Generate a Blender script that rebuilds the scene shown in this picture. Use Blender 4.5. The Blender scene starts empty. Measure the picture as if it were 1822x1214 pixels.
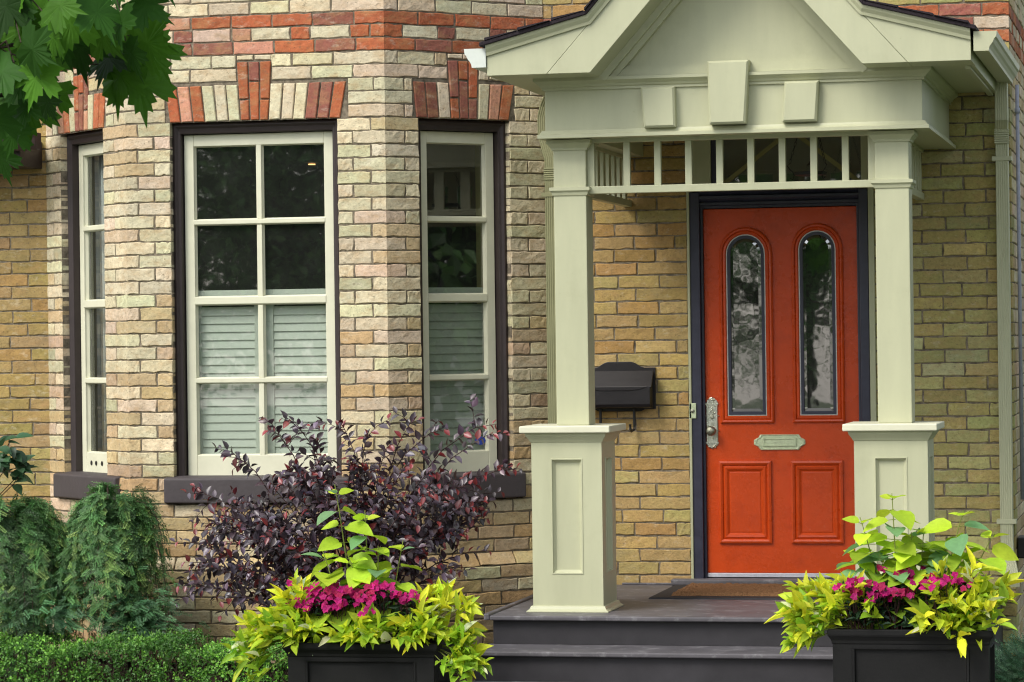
import bpy, math, random
import numpy as np
from mathutils import Matrix, Vector
R = math.radians
S = bpy.context.scene
COL = S.collection

# ------------------------------------------------------------------ camera
yaw, roll = R(12.62), R(0.75)
fw = Vector((-math.sin(yaw), math.cos(yaw), 0)); rt = Vector((math.cos(yaw), math.sin(yaw), 0)); up = Vector((0, 0, 1))
r2 = rt*math.cos(roll) - up*math.sin(roll); u2 = up*math.cos(roll) + rt*math.sin(roll)
cam = bpy.data.cameras.new('camera'); camo = bpy.data.objects.new('camera', cam); COL.objects.link(camo)
m = Matrix((r2, u2, -fw)).transposed().to_4x4(); m.translation = (3.7645, -16.814, 1.82)
camo.matrix_world = m
cam.sensor_width = 36; cam.lens = 36*5400/1822; cam.clip_start = .1; cam.clip_end = 500
cam.dof.use_dof = True; cam.dof.focus_distance = 16.3; cam.dof.aperture_fstop = 32
S.camera = camo
try: S.cycles.filter_width = 1.15
except Exception: pass

# ------------------------------------------------------------------ light
W = bpy.data.worlds.new('World'); S.world = W; W.use_nodes = True
nt = W.node_tree; bg = nt.nodes['Background']
sky = nt.nodes.new('ShaderNodeTexSky'); sky.sky_type = 'NISHITA'; sky.sun_disc = False
SUN = Vector((-.42, -.62, .80)).normalized()
sky.sun_elevation = math.asin(SUN.z); sky.sun_rotation = math.atan2(SUN.x, SUN.y)
sky.air_density = 1.0; sky.dust_density = 2.0; sky.ozone_density = 1.0
hs = nt.nodes.new('ShaderNodeHueSaturation'); hs.inputs['Saturation'].default_value = .35
nt.links.new(sky.outputs[0], hs.inputs['Color']); nt.links.new(hs.outputs[0], bg.inputs['Color'])
bg.inputs['Strength'].default_value = .15
sl = bpy.data.lights.new('sun', 'SUN'); sl.energy = 1.3; sl.angle = R(24); sl.color = (1, .95, .86)
so = bpy.data.objects.new('sun', sl); COL.objects.link(so)
so.rotation_euler = SUN.to_track_quat('Z', 'Y').to_euler()
S.view_settings.view_transform = 'Standard'; S.view_settings.look = 'None'
S.view_settings.exposure = 0.85; S.view_settings.gamma = 1

# ------------------------------------------------------------------ mesh builder
class MB:
    def __init__(s):
        s.v = []; s.n = 0; s.loops = []; s.sizes = []; s.cols = []; s.mats = []; s.col = (1, 1, 1); s.m = 0
    def bulk(s, V, F, cols=None, mat=None):
        V = np.asarray(V, float).reshape(-1, 3); F = np.asarray(F, int)
        s.v.append(V); s.loops.append((F + s.n).ravel()); k = len(F)
        s.sizes.append(np.full(k, F.shape[1])); s.n += len(V)
        c = np.tile(np.array(s.col, float), (k, 1)) if cols is None else np.asarray(cols, float).reshape(-1, 3)
        if len(c) == 1: c = np.tile(c, (k, 1))
        s.cols.append(c); s.mats.append(np.full(k, s.m if mat is None else mat))
    def poly(s, V, faces):
        V = np.asarray(V, float).reshape(-1, 3)
        b = s.n; s.v.append(V); s.n += len(V)
        for f in faces:
            s.loops.append(np.array(f) + b); s.sizes.append(np.array([len(f)]))
            s.cols.append(np.array([s.col], float)); s.mats.append(np.array([s.m]))
    def box(s, x0, x1, y0, y1, z0, z1):
        V = [(x0,y0,z0),(x1,y0,z0),(x1,y1,z0),(x0,y1,z0),(x0,y0,z1),(x1,y0,z1),(x1,y1,z1),(x0,y1,z1)]
        s.poly(V, [(0,3,2,1),(4,5,6,7),(0,1,5,4),(1,2,6,5),(2,3,7,6),(3,0,4,7)])
        return s
    def prism(s, P, vec):
        P = np.asarray(P, float); vec = np.asarray(vec, float); n = len(P)
        nr = np.zeros(3)
        for i in range(n): nr += np.cross(P[i]-P[0], P[(i+1) % n]-P[0])
        if nr @ vec > 0: P = P[::-1]
        V = np.vstack([P, P+vec])
        s.poly(V, [tuple(range(n)), tuple(range(2*n-1, n-1, -1))] + [((i+1) % n, i, n+i, n+(i+1) % n) for i in range(n)])
        return s
    def rings(s, loops, close=False, first=False):
        n = len(loops[0]); V = np.vstack([np.asarray(l, float) for l in loops]); F = []
        for k in range(len(loops)-1):
            for i in range(n):
                j = (i+1) % n
                F.append((k*n+i, k*n+j, (k+1)*n+j, (k+1)*n+i))
        if close: F.append(tuple(range((len(loops)-1)*n, len(loops)*n)))
        if first: F.append(tuple(range(n-1, -1, -1)))
        s.poly(V, F); return s
    def tube(s, pts, rad, n=8, cap=True):
        pts = [Vector(p) for p in pts]; L = []
        for i, p in enumerate(pts):
            d = (pts[min(i+1, len(pts)-1)] - pts[max(i-1, 0)]).normalized()
            a = d.cross(Vector((0, 0, 1)) if abs(d.z) < .9 else Vector((1, 0, 0))).normalized(); b = d.cross(a)
            r = rad[i] if hasattr(rad, '__len__') else rad
            L.append([p + (a*math.cos(t) + b*math.sin(t))*r for t in np.linspace(0, 2*math.pi, n, endpoint=False)])
        s.rings([[tuple(q) for q in l] for l in L], cap, cap); return s
    def lathe(s, c, prof, axis=(0, 0, 1), n=20):
        ax = Vector(axis).normalized(); a = ax.cross(Vector((1, 0, 0)) if abs(ax.x) < .9 else Vector((0, 1, 0))).normalized(); b = ax.cross(a)
        s.rings([[tuple(Vector(c) + ax*h + (a*math.cos(t)+b*math.sin(t))*max(r, 1e-4)) for t in np.linspace(0, 2*math.pi, n, endpoint=False)] for r, h in prof], True, True)
        return s
    def build(s, name, mat, parent=None, bevel=0, smooth=False, seg=2):
        V = np.vstack(s.v); off = np.zeros(3); p = parent
        while p: off += np.array(p.location); p = p.parent
        V = V - off
        lo = np.concatenate(s.loops); sz = np.concatenate(s.sizes); cols = np.vstack(s.cols); mi = np.concatenate(s.mats)
        me = bpy.data.meshes.new(name)
        me.vertices.add(len(V)); me.vertices.foreach_set('co', V.astype(np.float32).ravel())
        me.loops.add(len(lo)); me.loops.foreach_set('vertex_index', lo.astype(np.int32))
        me.polygons.add(len(sz)); st = np.concatenate([[0], np.cumsum(sz)[:-1]])
        me.polygons.foreach_set('loop_start', st.astype(np.int32))
        try: me.polygons.foreach_set('loop_total', sz.astype(np.int32))
        except Exception: pass
        me.polygons.foreach_set('material_index', mi.astype(np.int32))
        me.polygons.foreach_set('use_smooth', np.full(len(sz), smooth))
        at = me.color_attributes.new('Col', 'FLOAT_COLOR', 'CORNER')
        cc = np.repeat(np.hstack([cols, np.ones((len(cols), 1))]), sz, axis=0)
        at.data.foreach_set('color', cc.astype(np.float32).ravel())
        me.update(calc_edges=True); me.validate()
        for q in (mat if isinstance(mat, (list, tuple)) else [mat]): me.materials.append(q)
        o = bpy.data.objects.new(name, me); COL.objects.link(o)
        if parent: o.parent = parent
        if bevel:
            b = o.modifiers.new('bevel', 'BEVEL'); b.width = bevel; b.segments = seg; b.limit_method = 'ANGLE'; b.angle_limit = R(35); b.harden_normals = False
        return o

def tag(o, label, cat, group=None, kind=None):
    if label: o['label'] = label
    if cat: o['category'] = cat
    if group: o['group'] = group
    if kind: o['kind'] = kind
    return o
def thing(name, loc, label, cat, group=None):
    o = bpy.data.objects.new(name, None); COL.objects.link(o); o.location = loc; o.empty_display_size = .1
    return tag(o, label, cat, group)
def mb(): return MB()
def bx(*a): return MB().box(*a)

# ------------------------------------------------------------------ materials
def mat(name, col=None, rough=.5, spec=.5, metal=0, noise=0, nscale=20, bump=0, bscale=60, attr=False, transl=0, coat=0, streak=0):
    m = bpy.data.materials.new(name); m.use_nodes = True; t = m.node_tree; N = t.nodes; L = t.links
    b = N['Principled BSDF']; b.inputs['Roughness'].default_value = rough; b.inputs['Metallic'].default_value = metal
    b.inputs['Specular IOR Level'].default_value = spec; b.inputs['Coat Weight'].default_value = coat
    tc = N.new('ShaderNodeTexCoord'); src = None
    if attr:
        a = N.new('ShaderNodeVertexColor'); a.layer_name = 'Col'; src = a.outputs['Color']
        if col:
            mx = N.new('ShaderNodeMix'); mx.data_type = 'RGBA'; mx.blend_type = 'MULTIPLY'; mx.inputs['Factor'].default_value = 1
            L.new(src, mx.inputs['A']); mx.inputs['B'].default_value = (*col, 1); src = mx.outputs['Result']
    else:
        c = N.new('ShaderNodeRGB'); c.outputs[0].default_value = (*col, 1); src = c.outputs[0]
    if noise:
        n = N.new('ShaderNodeTexNoise'); n.inputs['Scale'].default_value = nscale; n.inputs['Detail'].default_value = 6
        n.inputs['Roughness'].default_value = .65
        if streak:
            mp = N.new('ShaderNodeMapping'); mp.inputs['Scale'].default_value = (1, 1, streak); L.new(tc.outputs['Object'], mp.inputs['Vector']); L.new(mp.outputs[0], n.inputs['Vector'])
        else: L.new(tc.outputs['Object'], n.inputs['Vector'])
        mr = N.new('ShaderNodeMapRange'); mr.inputs['From Min'].default_value = .25; mr.inputs['From Max'].default_value = .75
        mr.inputs['To Min'].default_value = 1-noise; mr.inputs['To Max'].default_value = 1+noise
        L.new(n.outputs['Fac'], mr.inputs['Value'])
        mx = N.new('ShaderNodeMix'); mx.data_type = 'RGBA'; mx.blend_type = 'MULTIPLY'; mx.inputs['Factor'].default_value = 1
        L.new(src, mx.inputs['A']); L.new(mr.outputs[0], mx.inputs['B']); src = mx.outputs['Result']
        rr = N.new('ShaderNodeMapRange'); rr.inputs['To Min'].default_value = max(0, rough-.1); rr.inputs['To Max'].default_value = min(1, rough+.12)
        L.new(n.outputs['Fac'], rr.inputs['Value']); L.new(rr.outputs[0], b.inputs['Roughness'])
    L.new(src, b.inputs['Base Color'])
    if bump:
        n2 = N.new('ShaderNodeTexNoise'); n2.inputs['Scale'].default_value = bscale; n2.inputs['Detail'].default_value = 5
        L.new(tc.outputs['Object'], n2.inputs['Vector'])
        bp = N.new('ShaderNodeBump'); bp.inputs['Strength'].default_value = bump; bp.inputs['Distance'].default_value = .004
        L.new(n2.outputs['Fac'], bp.inputs['Height']); L.new(bp.outputs[0], b.inputs['Normal'])
    if transl:
        out = N['Material Output']; tr = N.new('ShaderNodeBsdfTranslucent'); ms = N.new('ShaderNodeMixShader'); ms.inputs[0].default_value = transl
        L.new(src, tr.inputs['Color']); L.new(b.outputs[0], ms.inputs[1]); L.new(tr.outputs[0], ms.inputs[2]); L.new(ms.outputs[0], out.inputs['Surface'])
    m.diffuse_color = (*(col or (.3, .4, .2)), 1)
    return m

def brick_mat():
    m = mat('brick', None, .9, .2, noise=.22, nscale=42, bump=.8, bscale=75, attr=True)
    t = m.node_tree; N = t.nodes; L = t.links; b = N['Principled BSDF']
    src = b.inputs['Base Color'].links[0].from_socket
    tc = N.new('ShaderNodeTexCoord')
    # weathering: broad soot clouds and fine dark pits
    n = N.new('ShaderNodeTexNoise'); n.inputs['Scale'].default_value = 2.2; n.inputs['Detail'].default_value = 7; n.inputs['Roughness'].default_value = .7
    L.new(tc.outputs['Object'], n.inputs['Vector'])
    r = N.new('ShaderNodeMapRange'); r.inputs['From Min'].default_value = .35; r.inputs['From Max'].default_value = .7; r.inputs['To Min'].default_value = 1.12; r.inputs['To Max'].default_value = .80
    L.new(n.outputs['Fac'], r.inputs['Value'])
    p = N.new('ShaderNodeTexNoise'); p.inputs['Scale'].default_value = 85; p.inputs['Detail'].default_value = 3
    L.new(tc.outputs['Object'], p.inputs['Vector'])
    r2_ = N.new('ShaderNodeMapRange'); r2_.inputs['From Min'].default_value = .63; r2_.inputs['From Max'].default_value = .74; r2_.inputs['To Min'].default_value = 1; r2_.inputs['To Max'].default_value = .5
    L.new(p.outputs['Fac'], r2_.inputs['Value'])
    mu = N.new('ShaderNodeMath'); mu.operation = 'MULTIPLY'; L.new(r.outputs[0], mu.inputs[0]); L.new(r2_.outputs[0], mu.inputs[1])
    mx = N.new('ShaderNodeMix'); mx.data_type = 'RGBA'; mx.blend_type = 'MULTIPLY'; mx.inputs['Factor'].default_value = 1
    L.new(src, mx.inputs['A']); L.new(mu.outputs[0], mx.inputs['B'])
    # warm firing stains and pale lime bloom within each brick
    for sc_, lo, hi, colr, amt in ((13, .47, .70, (.44, .27, .12, 1), .50), (19, .56, .74, (.72, .66, .52, 1), .36), (48, .57, .68, (.15, .115, .075, 1), .62), (5, .55, .75, (.30, .26, .17, 1), .45)):
        q = N.new('ShaderNodeTexNoise'); q.inputs['Scale'].default_value = sc_; q.inputs['Detail'].default_value = 6; q.inputs['Roughness'].default_value = .7
        mp = N.new('ShaderNodeMapping'); mp.inputs['Location'].default_value = (sc_, sc_*2, 3); mp.inputs['Scale'].default_value = (.8, .8, 1.5); L.new(tc.outputs['Object'], mp.inputs['Vector']); L.new(mp.outputs[0], q.inputs['Vector'])
        r3 = N.new('ShaderNodeMapRange'); r3.inputs['From Min'].default_value = lo; r3.inputs['From Max'].default_value = hi; r3.inputs['To Max'].default_value = amt; L.new(q.outputs['Fac'], r3.inputs['Value'])
        m2 = N.new('ShaderNodeMix'); m2.data_type = 'RGBA'; L.new(r3.outputs[0], m2.inputs['Factor']); L.new(mx.outputs['Result'], m2.inputs['A']); m2.inputs['B'].default_value = colr; mx = m2
    L.new(mx.outputs['Result'], b.inputs['Base Color'])
    return m

def glass_mat(name, tint=(.9, .95, .9), base=.03, wav=.02):
    m = bpy.data.materials.new(name); m.use_nodes = True; t = m.node_tree; N = t.nodes; L = t.links
    N.remove(N['Principled BSDF']); out = N['Material Output']
    tr = N.new('ShaderNodeBsdfTransparent'); tr.inputs[0].default_value = (*tint, 1)
    gl = N.new('ShaderNodeBsdfGlossy'); gl.inputs['Roughness'].default_value = .015
    lw = N.new('ShaderNodeLayerWeight'); lw.inputs['Blend'].default_value = .5
    pw = N.new('ShaderNodeMath'); pw.operation = 'POWER'; pw.inputs[1].default_value = 5; L.new(lw.outputs['Facing'], pw.inputs[0])
    ad = N.new('ShaderNodeMath'); ad.operation = 'MULTIPLY_ADD'; ad.inputs[1].default_value = .9; ad.inputs[2].default_value = .05+base; L.new(pw.outputs[0], ad.inputs[0])
    tc = N.new('ShaderNodeTexCoord'); n = N.new('ShaderNodeTexNoise'); n.inputs['Scale'].default_value = 4; L.new(tc.outputs['Object'], n.inputs['Vector'])
    bp = N.new('ShaderNodeBump'); bp.inputs['Strength'].default_value = wav; bp.inputs['Distance'].default_value = .1; L.new(n.outputs['Fac'], bp.inputs['Height'])
    L.new(bp.outputs[0], gl.inputs['Normal'])
    mx = N.new('ShaderNodeMixShader'); L.new(ad.outputs[0], mx.inputs[0]); L.new(tr.outputs[0], mx.inputs[1]); L.new(gl.outputs[0], mx.inputs[2]); df = N.new('ShaderNodeBsdfDiffuse'); df.inputs[0].default_value = (.45, .48, .42, 1)
    dn = N.new('ShaderNodeTexNoise'); dn.inputs['Scale'].default_value = 7; dn.inputs['Detail'].default_value = 5; L.new(tc.outputs['Object'], dn.inputs['Vector'])
    dr = N.new('ShaderNodeMapRange'); dr.inputs['To Min'].default_value = .010; dr.inputs['To Max'].default_value = .040; L.new(dn.outputs['Fac'], dr.inputs['Value'])
    m3 = N.new('ShaderNodeMixShader'); L.new(dr.outputs[0], m3.inputs[0]); L.new(mx.outputs[0], m3.inputs[1]); L.new(df.outputs[0], m3.inputs[2]); L.new(m3.outputs[0], out.inputs['Surface'])
    return m

M = {}
M['brick'] = brick_mat()
M['mortar'] = mat('mortar', (.185, .155, .112), .95, .2, noise=.75, nscale=26, bump=1, bscale=70)
M['trim'] = mat('sage_paint', (.462, .468, .308), .42, .45, noise=.09, nscale=6, bump=.10, bscale=38, streak=.18)
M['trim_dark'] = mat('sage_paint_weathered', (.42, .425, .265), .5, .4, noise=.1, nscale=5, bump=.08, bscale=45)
M['pipe_shaded'] = mat('shaded_pipe_paint', (.25, .25, .135), .6, .3, noise=.15, nscale=6)  # trim paint darkened: the left pipe's shade is put into its colour
M['sash'] = mat('cream_paint', (.66, .65, .49), .45, .4, noise=.06, nscale=8, bump=.12, bscale=30)
M['brown'] = mat('dark_brown_paint', (.035, .025, .024), .5, .4, noise=.2, nscale=10, bump=.15, bscale=40)
M['sill'] = mat('sill_paint', (.065, .055, .057), .6, .35, noise=.15, nscale=9, bump=.4, bscale=35)
M['navy'] = mat('navy_paint', (.030, .031, .052), .38, .5, noise=.25, nscale=12, bump=.12, bscale=30)
M['door'] = mat('door_paint', (.56, .060, .006), .27, .4, noise=.1, nscale=6, bump=.25, bscale=70)
M['deck'] = mat('deck_paint', (.100, .094, .102), .48, .4, noise=.3, nscale=6, bump=.15, bscale=40)
def wear(m, colr, sc, lo, hi, amt):
    t = m.node_tree; N = t.nodes; L = t.links; b = N['Principled BSDF']; src = b.inputs['Base Color'].links[0].from_socket
    tc = N.new('ShaderNodeTexCoord'); q = N.new('ShaderNodeTexNoise'); q.inputs['Scale'].default_value = sc; q.inputs['Detail'].default_value = 8; q.inputs['Roughness'].default_value = .7
    L.new(tc.outputs['Object'], q.inputs['Vector']); r = N.new('ShaderNodeMapRange'); r.inputs['From Min'].default_value = lo; r.inputs['From Max'].default_value = hi; r.inputs['To Max'].default_value = amt
    L.new(q.outputs['Fac'], r.inputs['Value']); x = N.new('ShaderNodeMix'); x.data_type = 'RGBA'; L.new(r.outputs[0], x.inputs['Factor']); L.new(src, x.inputs['A']); x.inputs['B'].default_value = (*colr, 1); L.new(x.outputs['Result'], b.inputs['Base Color'])
wear(M['deck'], (.26, .25, .26), 11, .53, .68, .8); wear(M['deck'], (.03, .028, .028), 4, .55, .8, .5)
wear(M['door'], (.62, .16, .08), 30, .63, .72, .6); wear(M['door'], (.30, .03, .008), 7, .52, .75, .45)
wear(M['trim'], (.33, .33, .20), 3.5, .55, .78, .35); wear(M['trim'], (.30, .28, .16), 40, .66, .74, .45)
M['riser'] = mat('riser_paint', (.033, .031, .035), .55, .35, noise=.25, nscale=7, bump=.12, bscale=40)
_ = None
M['planter'] = mat('planter_paint', (.0065, .0065, .0065), .62, .25, noise=.25, nscale=9, bump=.15, bscale=50)
M['mail'] = mat('mailbox_paint', (.008, .006, .007), .40, .5, noise=.2, nscale=30, bump=.1, bscale=120)
M['iron'] = mat('black_iron', (.012, .011, .011), .5, .5)
M['coir'] = mat('coir', (.21, .11, .052), .95, .1, noise=.4, nscale=150, bump=1.5, bscale=300)
M['rubber'] = mat('rubber', (.022, .022, .025), .7, .3)
M['silver'] = mat('aged_silver', (.62, .63, .53), .3, .5, metal=1, noise=.3, nscale=60, bump=.6, bscale=110)
M['pewter'] = mat('aged_pewter', (.33, .33, .25), .38, .5, metal=1, noise=.3, nscale=60, bump=.6, bscale=220)
M['brass'] = mat('green_brass', (.55, .62, .40), .4, .5, metal=.35, noise=.2, nscale=40, bump=.3, bscale=70)
M['alu'] = mat('aluminium_strip', (.55, .55, .60), .45, .5, metal=.3, noise=.15, nscale=30)
M['glass'] = glass_mat('window_glass', base=.13, wav=.002)
M['white_metal'] = mat('gutter_white', (.62, .66, .60), .4, .5, noise=.05)
M['shingle'] = mat('asphalt_shingle', (.028, .022, .026), .9, .2, noise=.4, nscale=60, bump=1, bscale=150)
M['gutterbrown'] = mat('brown_metal', (.055, .035, .033), .42, .5, noise=.1)
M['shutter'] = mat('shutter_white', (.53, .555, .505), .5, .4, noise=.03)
M['shutter_shade'] = mat('shutter_dimmed', (.36, .385, .335), .6, .3, noise=.06)  # darker shutter copy: dimness and greenish pane reflection put into the colour
M['curtain'] = mat('curtain_fabric', (.62, .64, .66), .9, .1, noise=.1, nscale=30, transl=.3)
M['olive'] = mat('olive_paint', (.22, .20, .07), .5, .4, noise=.1)
M['interior'] = mat('interior_wall', (.07, .068, .06), .9, .2, noise=.05)
M['conduit'] = mat('grey_conduit', (.30, .32, .38), .45, .5, noise=.15, nscale=30)
M['lead'] = mat('lead_came', (.45, .45, .42), .4, .5, metal=.8, noise=.2, nscale=60)
M['bark'] = mat('bark', (.06, .045, .032), .9, .2, noise=.4, nscale=20, bump=1, bscale=40)
M['stem'] = mat('green_stem', (.20, .24, .05), .6, .3, noise=.2, nscale=40)
M['twig'] = mat('dark_twig', (.05, .022, .022), .7, .3, noise=.2, nscale=40)
M['leaf'] = mat('leaf', None, .42, .45, attr=True, noise=.15, nscale=45, transl=.28)
M['mleaf'] = mat('maple_leaf', None, .6, .22, attr=True, noise=.15, nscale=45, transl=.3)
M['lime'] = mat('lime_leaf', None, .5, .35, attr=True, noise=.14, nscale=40, bump=.3, bscale=70, transl=.40)
M['purple'] = mat('purple_leaf', None, .36, .7, attr=True, noise=.2, nscale=60, transl=.12)
M['needle'] = mat('needle', None, .5, .4, attr=True, transl=.15)
M['petal'] = mat('petal', None, .6, .3, attr=True, noise=.12, nscale=80, transl=.3)
M['soil'] = mat('soil', (.045, .032, .022), .95, .1, noise=.4, nscale=30, bump=1, bscale=50)
M['lawn'] = mat('lawn_grass', (.065, .085, .035), .95, .2, noise=.45, nscale=30, bump=1, bscale=60)
M['paving'] = mat('stone_paving', (.30, .29, .28), .85, .3, noise=.15, nscale=8, bump=.3, bscale=50)
M['asphalt'] = mat('asphalt', (.05, .05, .052), .9, .3, noise=.2, nscale=40, bump=.5, bscale=90)
M['back_panel'] = mat('grey_back_panel', (.17, .17, .16), .8, .2, noise=.1)  # for the panel added behind the transom
M['blue'] = mat('blue_label', (.03, .07, .42), .4, .4)

def door_glass():
    m = bpy.data.materials.new('bevelled_glass'); m.use_nodes = True; t = m.node_tree; N = t.nodes; L = t.links
    b = N['Principled BSDF']; b.inputs['Base Color'].default_value = (.02, .022, .02, 1); b.inputs['Roughness'].default_value = .02
    b.inputs['IOR'].default_value = 3.1
    tc = N.new('ShaderNodeTexCoord'); n = N.new('ShaderNodeTexNoise'); n.inputs['Scale'].default_value = 14; n.inputs['Detail'].default_value = 1
    L.new(tc.outputs['Object'], n.inputs['Vector'])
    bp = N.new('ShaderNodeBump'); bp.inputs['Strength'].default_value = .0025; bp.inputs['Distance'].default_value = .06
    L.new(n.outputs['Fac'], bp.inputs['Height']); L.new(bp.outputs[0], b.inputs['Normal']); return m
M['doorglass'] = door_glass()

# ------------------------------------------------------------------ setting
GX = 60
g = bx(-GX, GX, -70, 40, -.5, -.004).build('ground', M['lawn']); tag(g, None, None, kind='structure')
p = bx(-7, .19, -2.35, 0, -.1, .010).build('planting_bed', M['soil']); tag(p, None, None, kind='structure')
p = bx(.2, 2.9, -9, -2.62, -.1, .02).build('front_path', M['paving']); tag(p, None, None, kind='structure')
p = bx(-GX, GX, -13.5, -11.5, -.1, .012).build('pavement', M['paving']); tag(p, None, None, kind='structure')
p = bx(-GX, GX, -24, -14.2, -.1, .004).build('road', M['asphalt']); tag(p, None, None, kind='structure')

# ------------------------------------------------------------------ brickwork
rng = np.random.default_rng(5)
CH = .0732; Z0 = 3.058; KT = -12; KB = 41     # course k spans Z0-k*CH .. +CH  (k=0 is the row above the window heads)
JT = .0046
PAL = dict(cream=(.62, .545, .375), pink=(.61, .475, .355), green=(.55, .525, .335), tan=(.50, .375, .200), orange=(.46, .285, .125),
           olive=(.41, .35, .140), grey=(.40, .36, .25), red=(.40, .118, .052), dred=(.28, .105, .075), rose=(.50, .25, .16), mauve=(.46, .325, .215), gold=(.47, .36, .16), sage=(.44, .42, .20))
LEVEL = .30     # how far each fired colour is drawn to the wall's mean buff
def pick(ws):
    k = list(ws); w = np.array([ws[q] for q in k], float); w = w/w.sum(); q = k[rng.choice(len(k), p=w)]
    c = np.array(PAL[q])
    if q not in ('red', 'dred', 'rose'): c = c*(1-LEVEL)+sum(np.array(PAL[a])*b_ for a, b_ in zip(k, w) if a not in ('red', 'dred', 'rose'))/max(sum(b_ for a, b_ in zip(k, w) if a not in ('red', 'dred', 'rose')), 1e-6)*LEVEL
    return tuple(np.clip(c*(1+rng.normal(0, .09))*(1+rng.normal(0, .022, 3)), .01, .85))
def col_bay(z):
    t = np.clip((z-1.0)/1.5, 0, 1)
    return pick(dict(cream=.16+.44*t, pink=.05+.14*t, green=.16+.18*t, tan=.42*(1-t)+.06, orange=.09*(1-t), gold=.10*(1-t), mauve=.12*(1-t)+.02))
def shade_down(c, f=(.86, .80, .64)): return tuple(a*b_ for a, b_ in zip(c, f))  # darkens the palette: porch and tree shade put into the brick colour
def col_door(z): return shade_down(pick(dict(tan=.40, orange=.24, gold=.28, sage=.10)))
def col_right(z): return shade_down(pick(dict(olive=.40, sage=.42, tan=.10, gold=.16, mauve=.03, green=.10)), (.86, .88, .74))
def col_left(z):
    t = np.clip((z-1.2)/1.5, 0, 1); return shade_down(pick(dict(tan=.35, gold=.25, olive=.15, orange=.10+.18*t, mauve=.15, sage=.12*(1-t))), (.74, .70, .56))  # left wall: tree shade painted into its bricks
def col_ret(z): return pick(dict(cream=.4, pink=.2, tan=.3, green=.1))

def brick(b, O, u, n, u0, u1, z0, z1, col, fl=True, fr=True, depth=.016, tilt=0):
    """one rounded brick; fl/fr False = end runs flush to a corner"""
    O = np.array(O); u = np.array(u); n = np.array(n)
    nu = 6; us = np.linspace(u0, u1, nu); zs = np.array([z0, (z0+z1)/2, z1])
    j = .0018
    P = {}
    for a in range(nu):
        for c in range(3):
            ju = rng.normal(0, j) if not ((a == 0 and not fl) or (a == nu-1 and not fr)) else 0
            P[a, c] = [us[a]+(ju if a in (0, nu-1) else 0), zs[c]+(rng.normal(0, j) if c != 1 else 0)]
    ring = [(a, 0) for a in range(nu)] + [(nu-1, 1)] + [(a, 2) for a in range(nu-1, -1, -1)] + [(0, 1)]
    off = rng.normal(0, .0013)
    def pt(uu, zz, d):
        tl = tilt*(1-(zz-z0)/(z1-z0)) if tilt else 0
        return O + u*uu + n*(d+tl) + np.array([0, 0, zz])
    V = []
    for (a, c) in ring: V.append(pt(*P[a, c], -depth))
    for (a, c) in ring: V.append(pt(*P[a, c], -.0032 if not ((a == 0 and not fl) or (a == nu-1 and not fr)) else 0))
    ch = .0036
    fi = len(V); idx = {}
    for c in range(3):
        for a in range(nu):
            uu, zz = P[a, c]
            if a == 0 and fl: uu += ch
            if a == nu-1 and fr: uu -= ch
            if c == 0: zz += ch
            if c == 2: zz -= ch
            d = off + rng.normal(0, .0009)
            if (a == 0 and not fl) or (a == nu-1 and not fr): d = 0
            idx[a, c] = len(V); V.append(pt(uu, zz, d))
    F = []; m_ = len(ring)
    for i in range(m_):
        k = (i+1) % m_
        F.append((i, k, m_+k, m_+i)); F.append((m_+i, m_+k, idx[ring[k]], idx[ring[i]]))
    for c in range(2):
        for a in range(nu-1): F.append((idx[a, c], idx[a+1, c], idx[a+1, c+1], idx[a, c+1]))
    b.bulk(V, F, [col])

def cut_run(a, b_, k, ph, L=.2365):
    o = (L/2 if k % 2 else 0) + ph + rng.normal(0, .008); cs = [a]
    x = o + math.floor((a-o)/L)*L
    while x < b_:
        x += L*(1+rng.normal(0, .012))
        if a+.062 < x < b_-.062: cs.append(x)
    cs.append(b_); return cs

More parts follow.
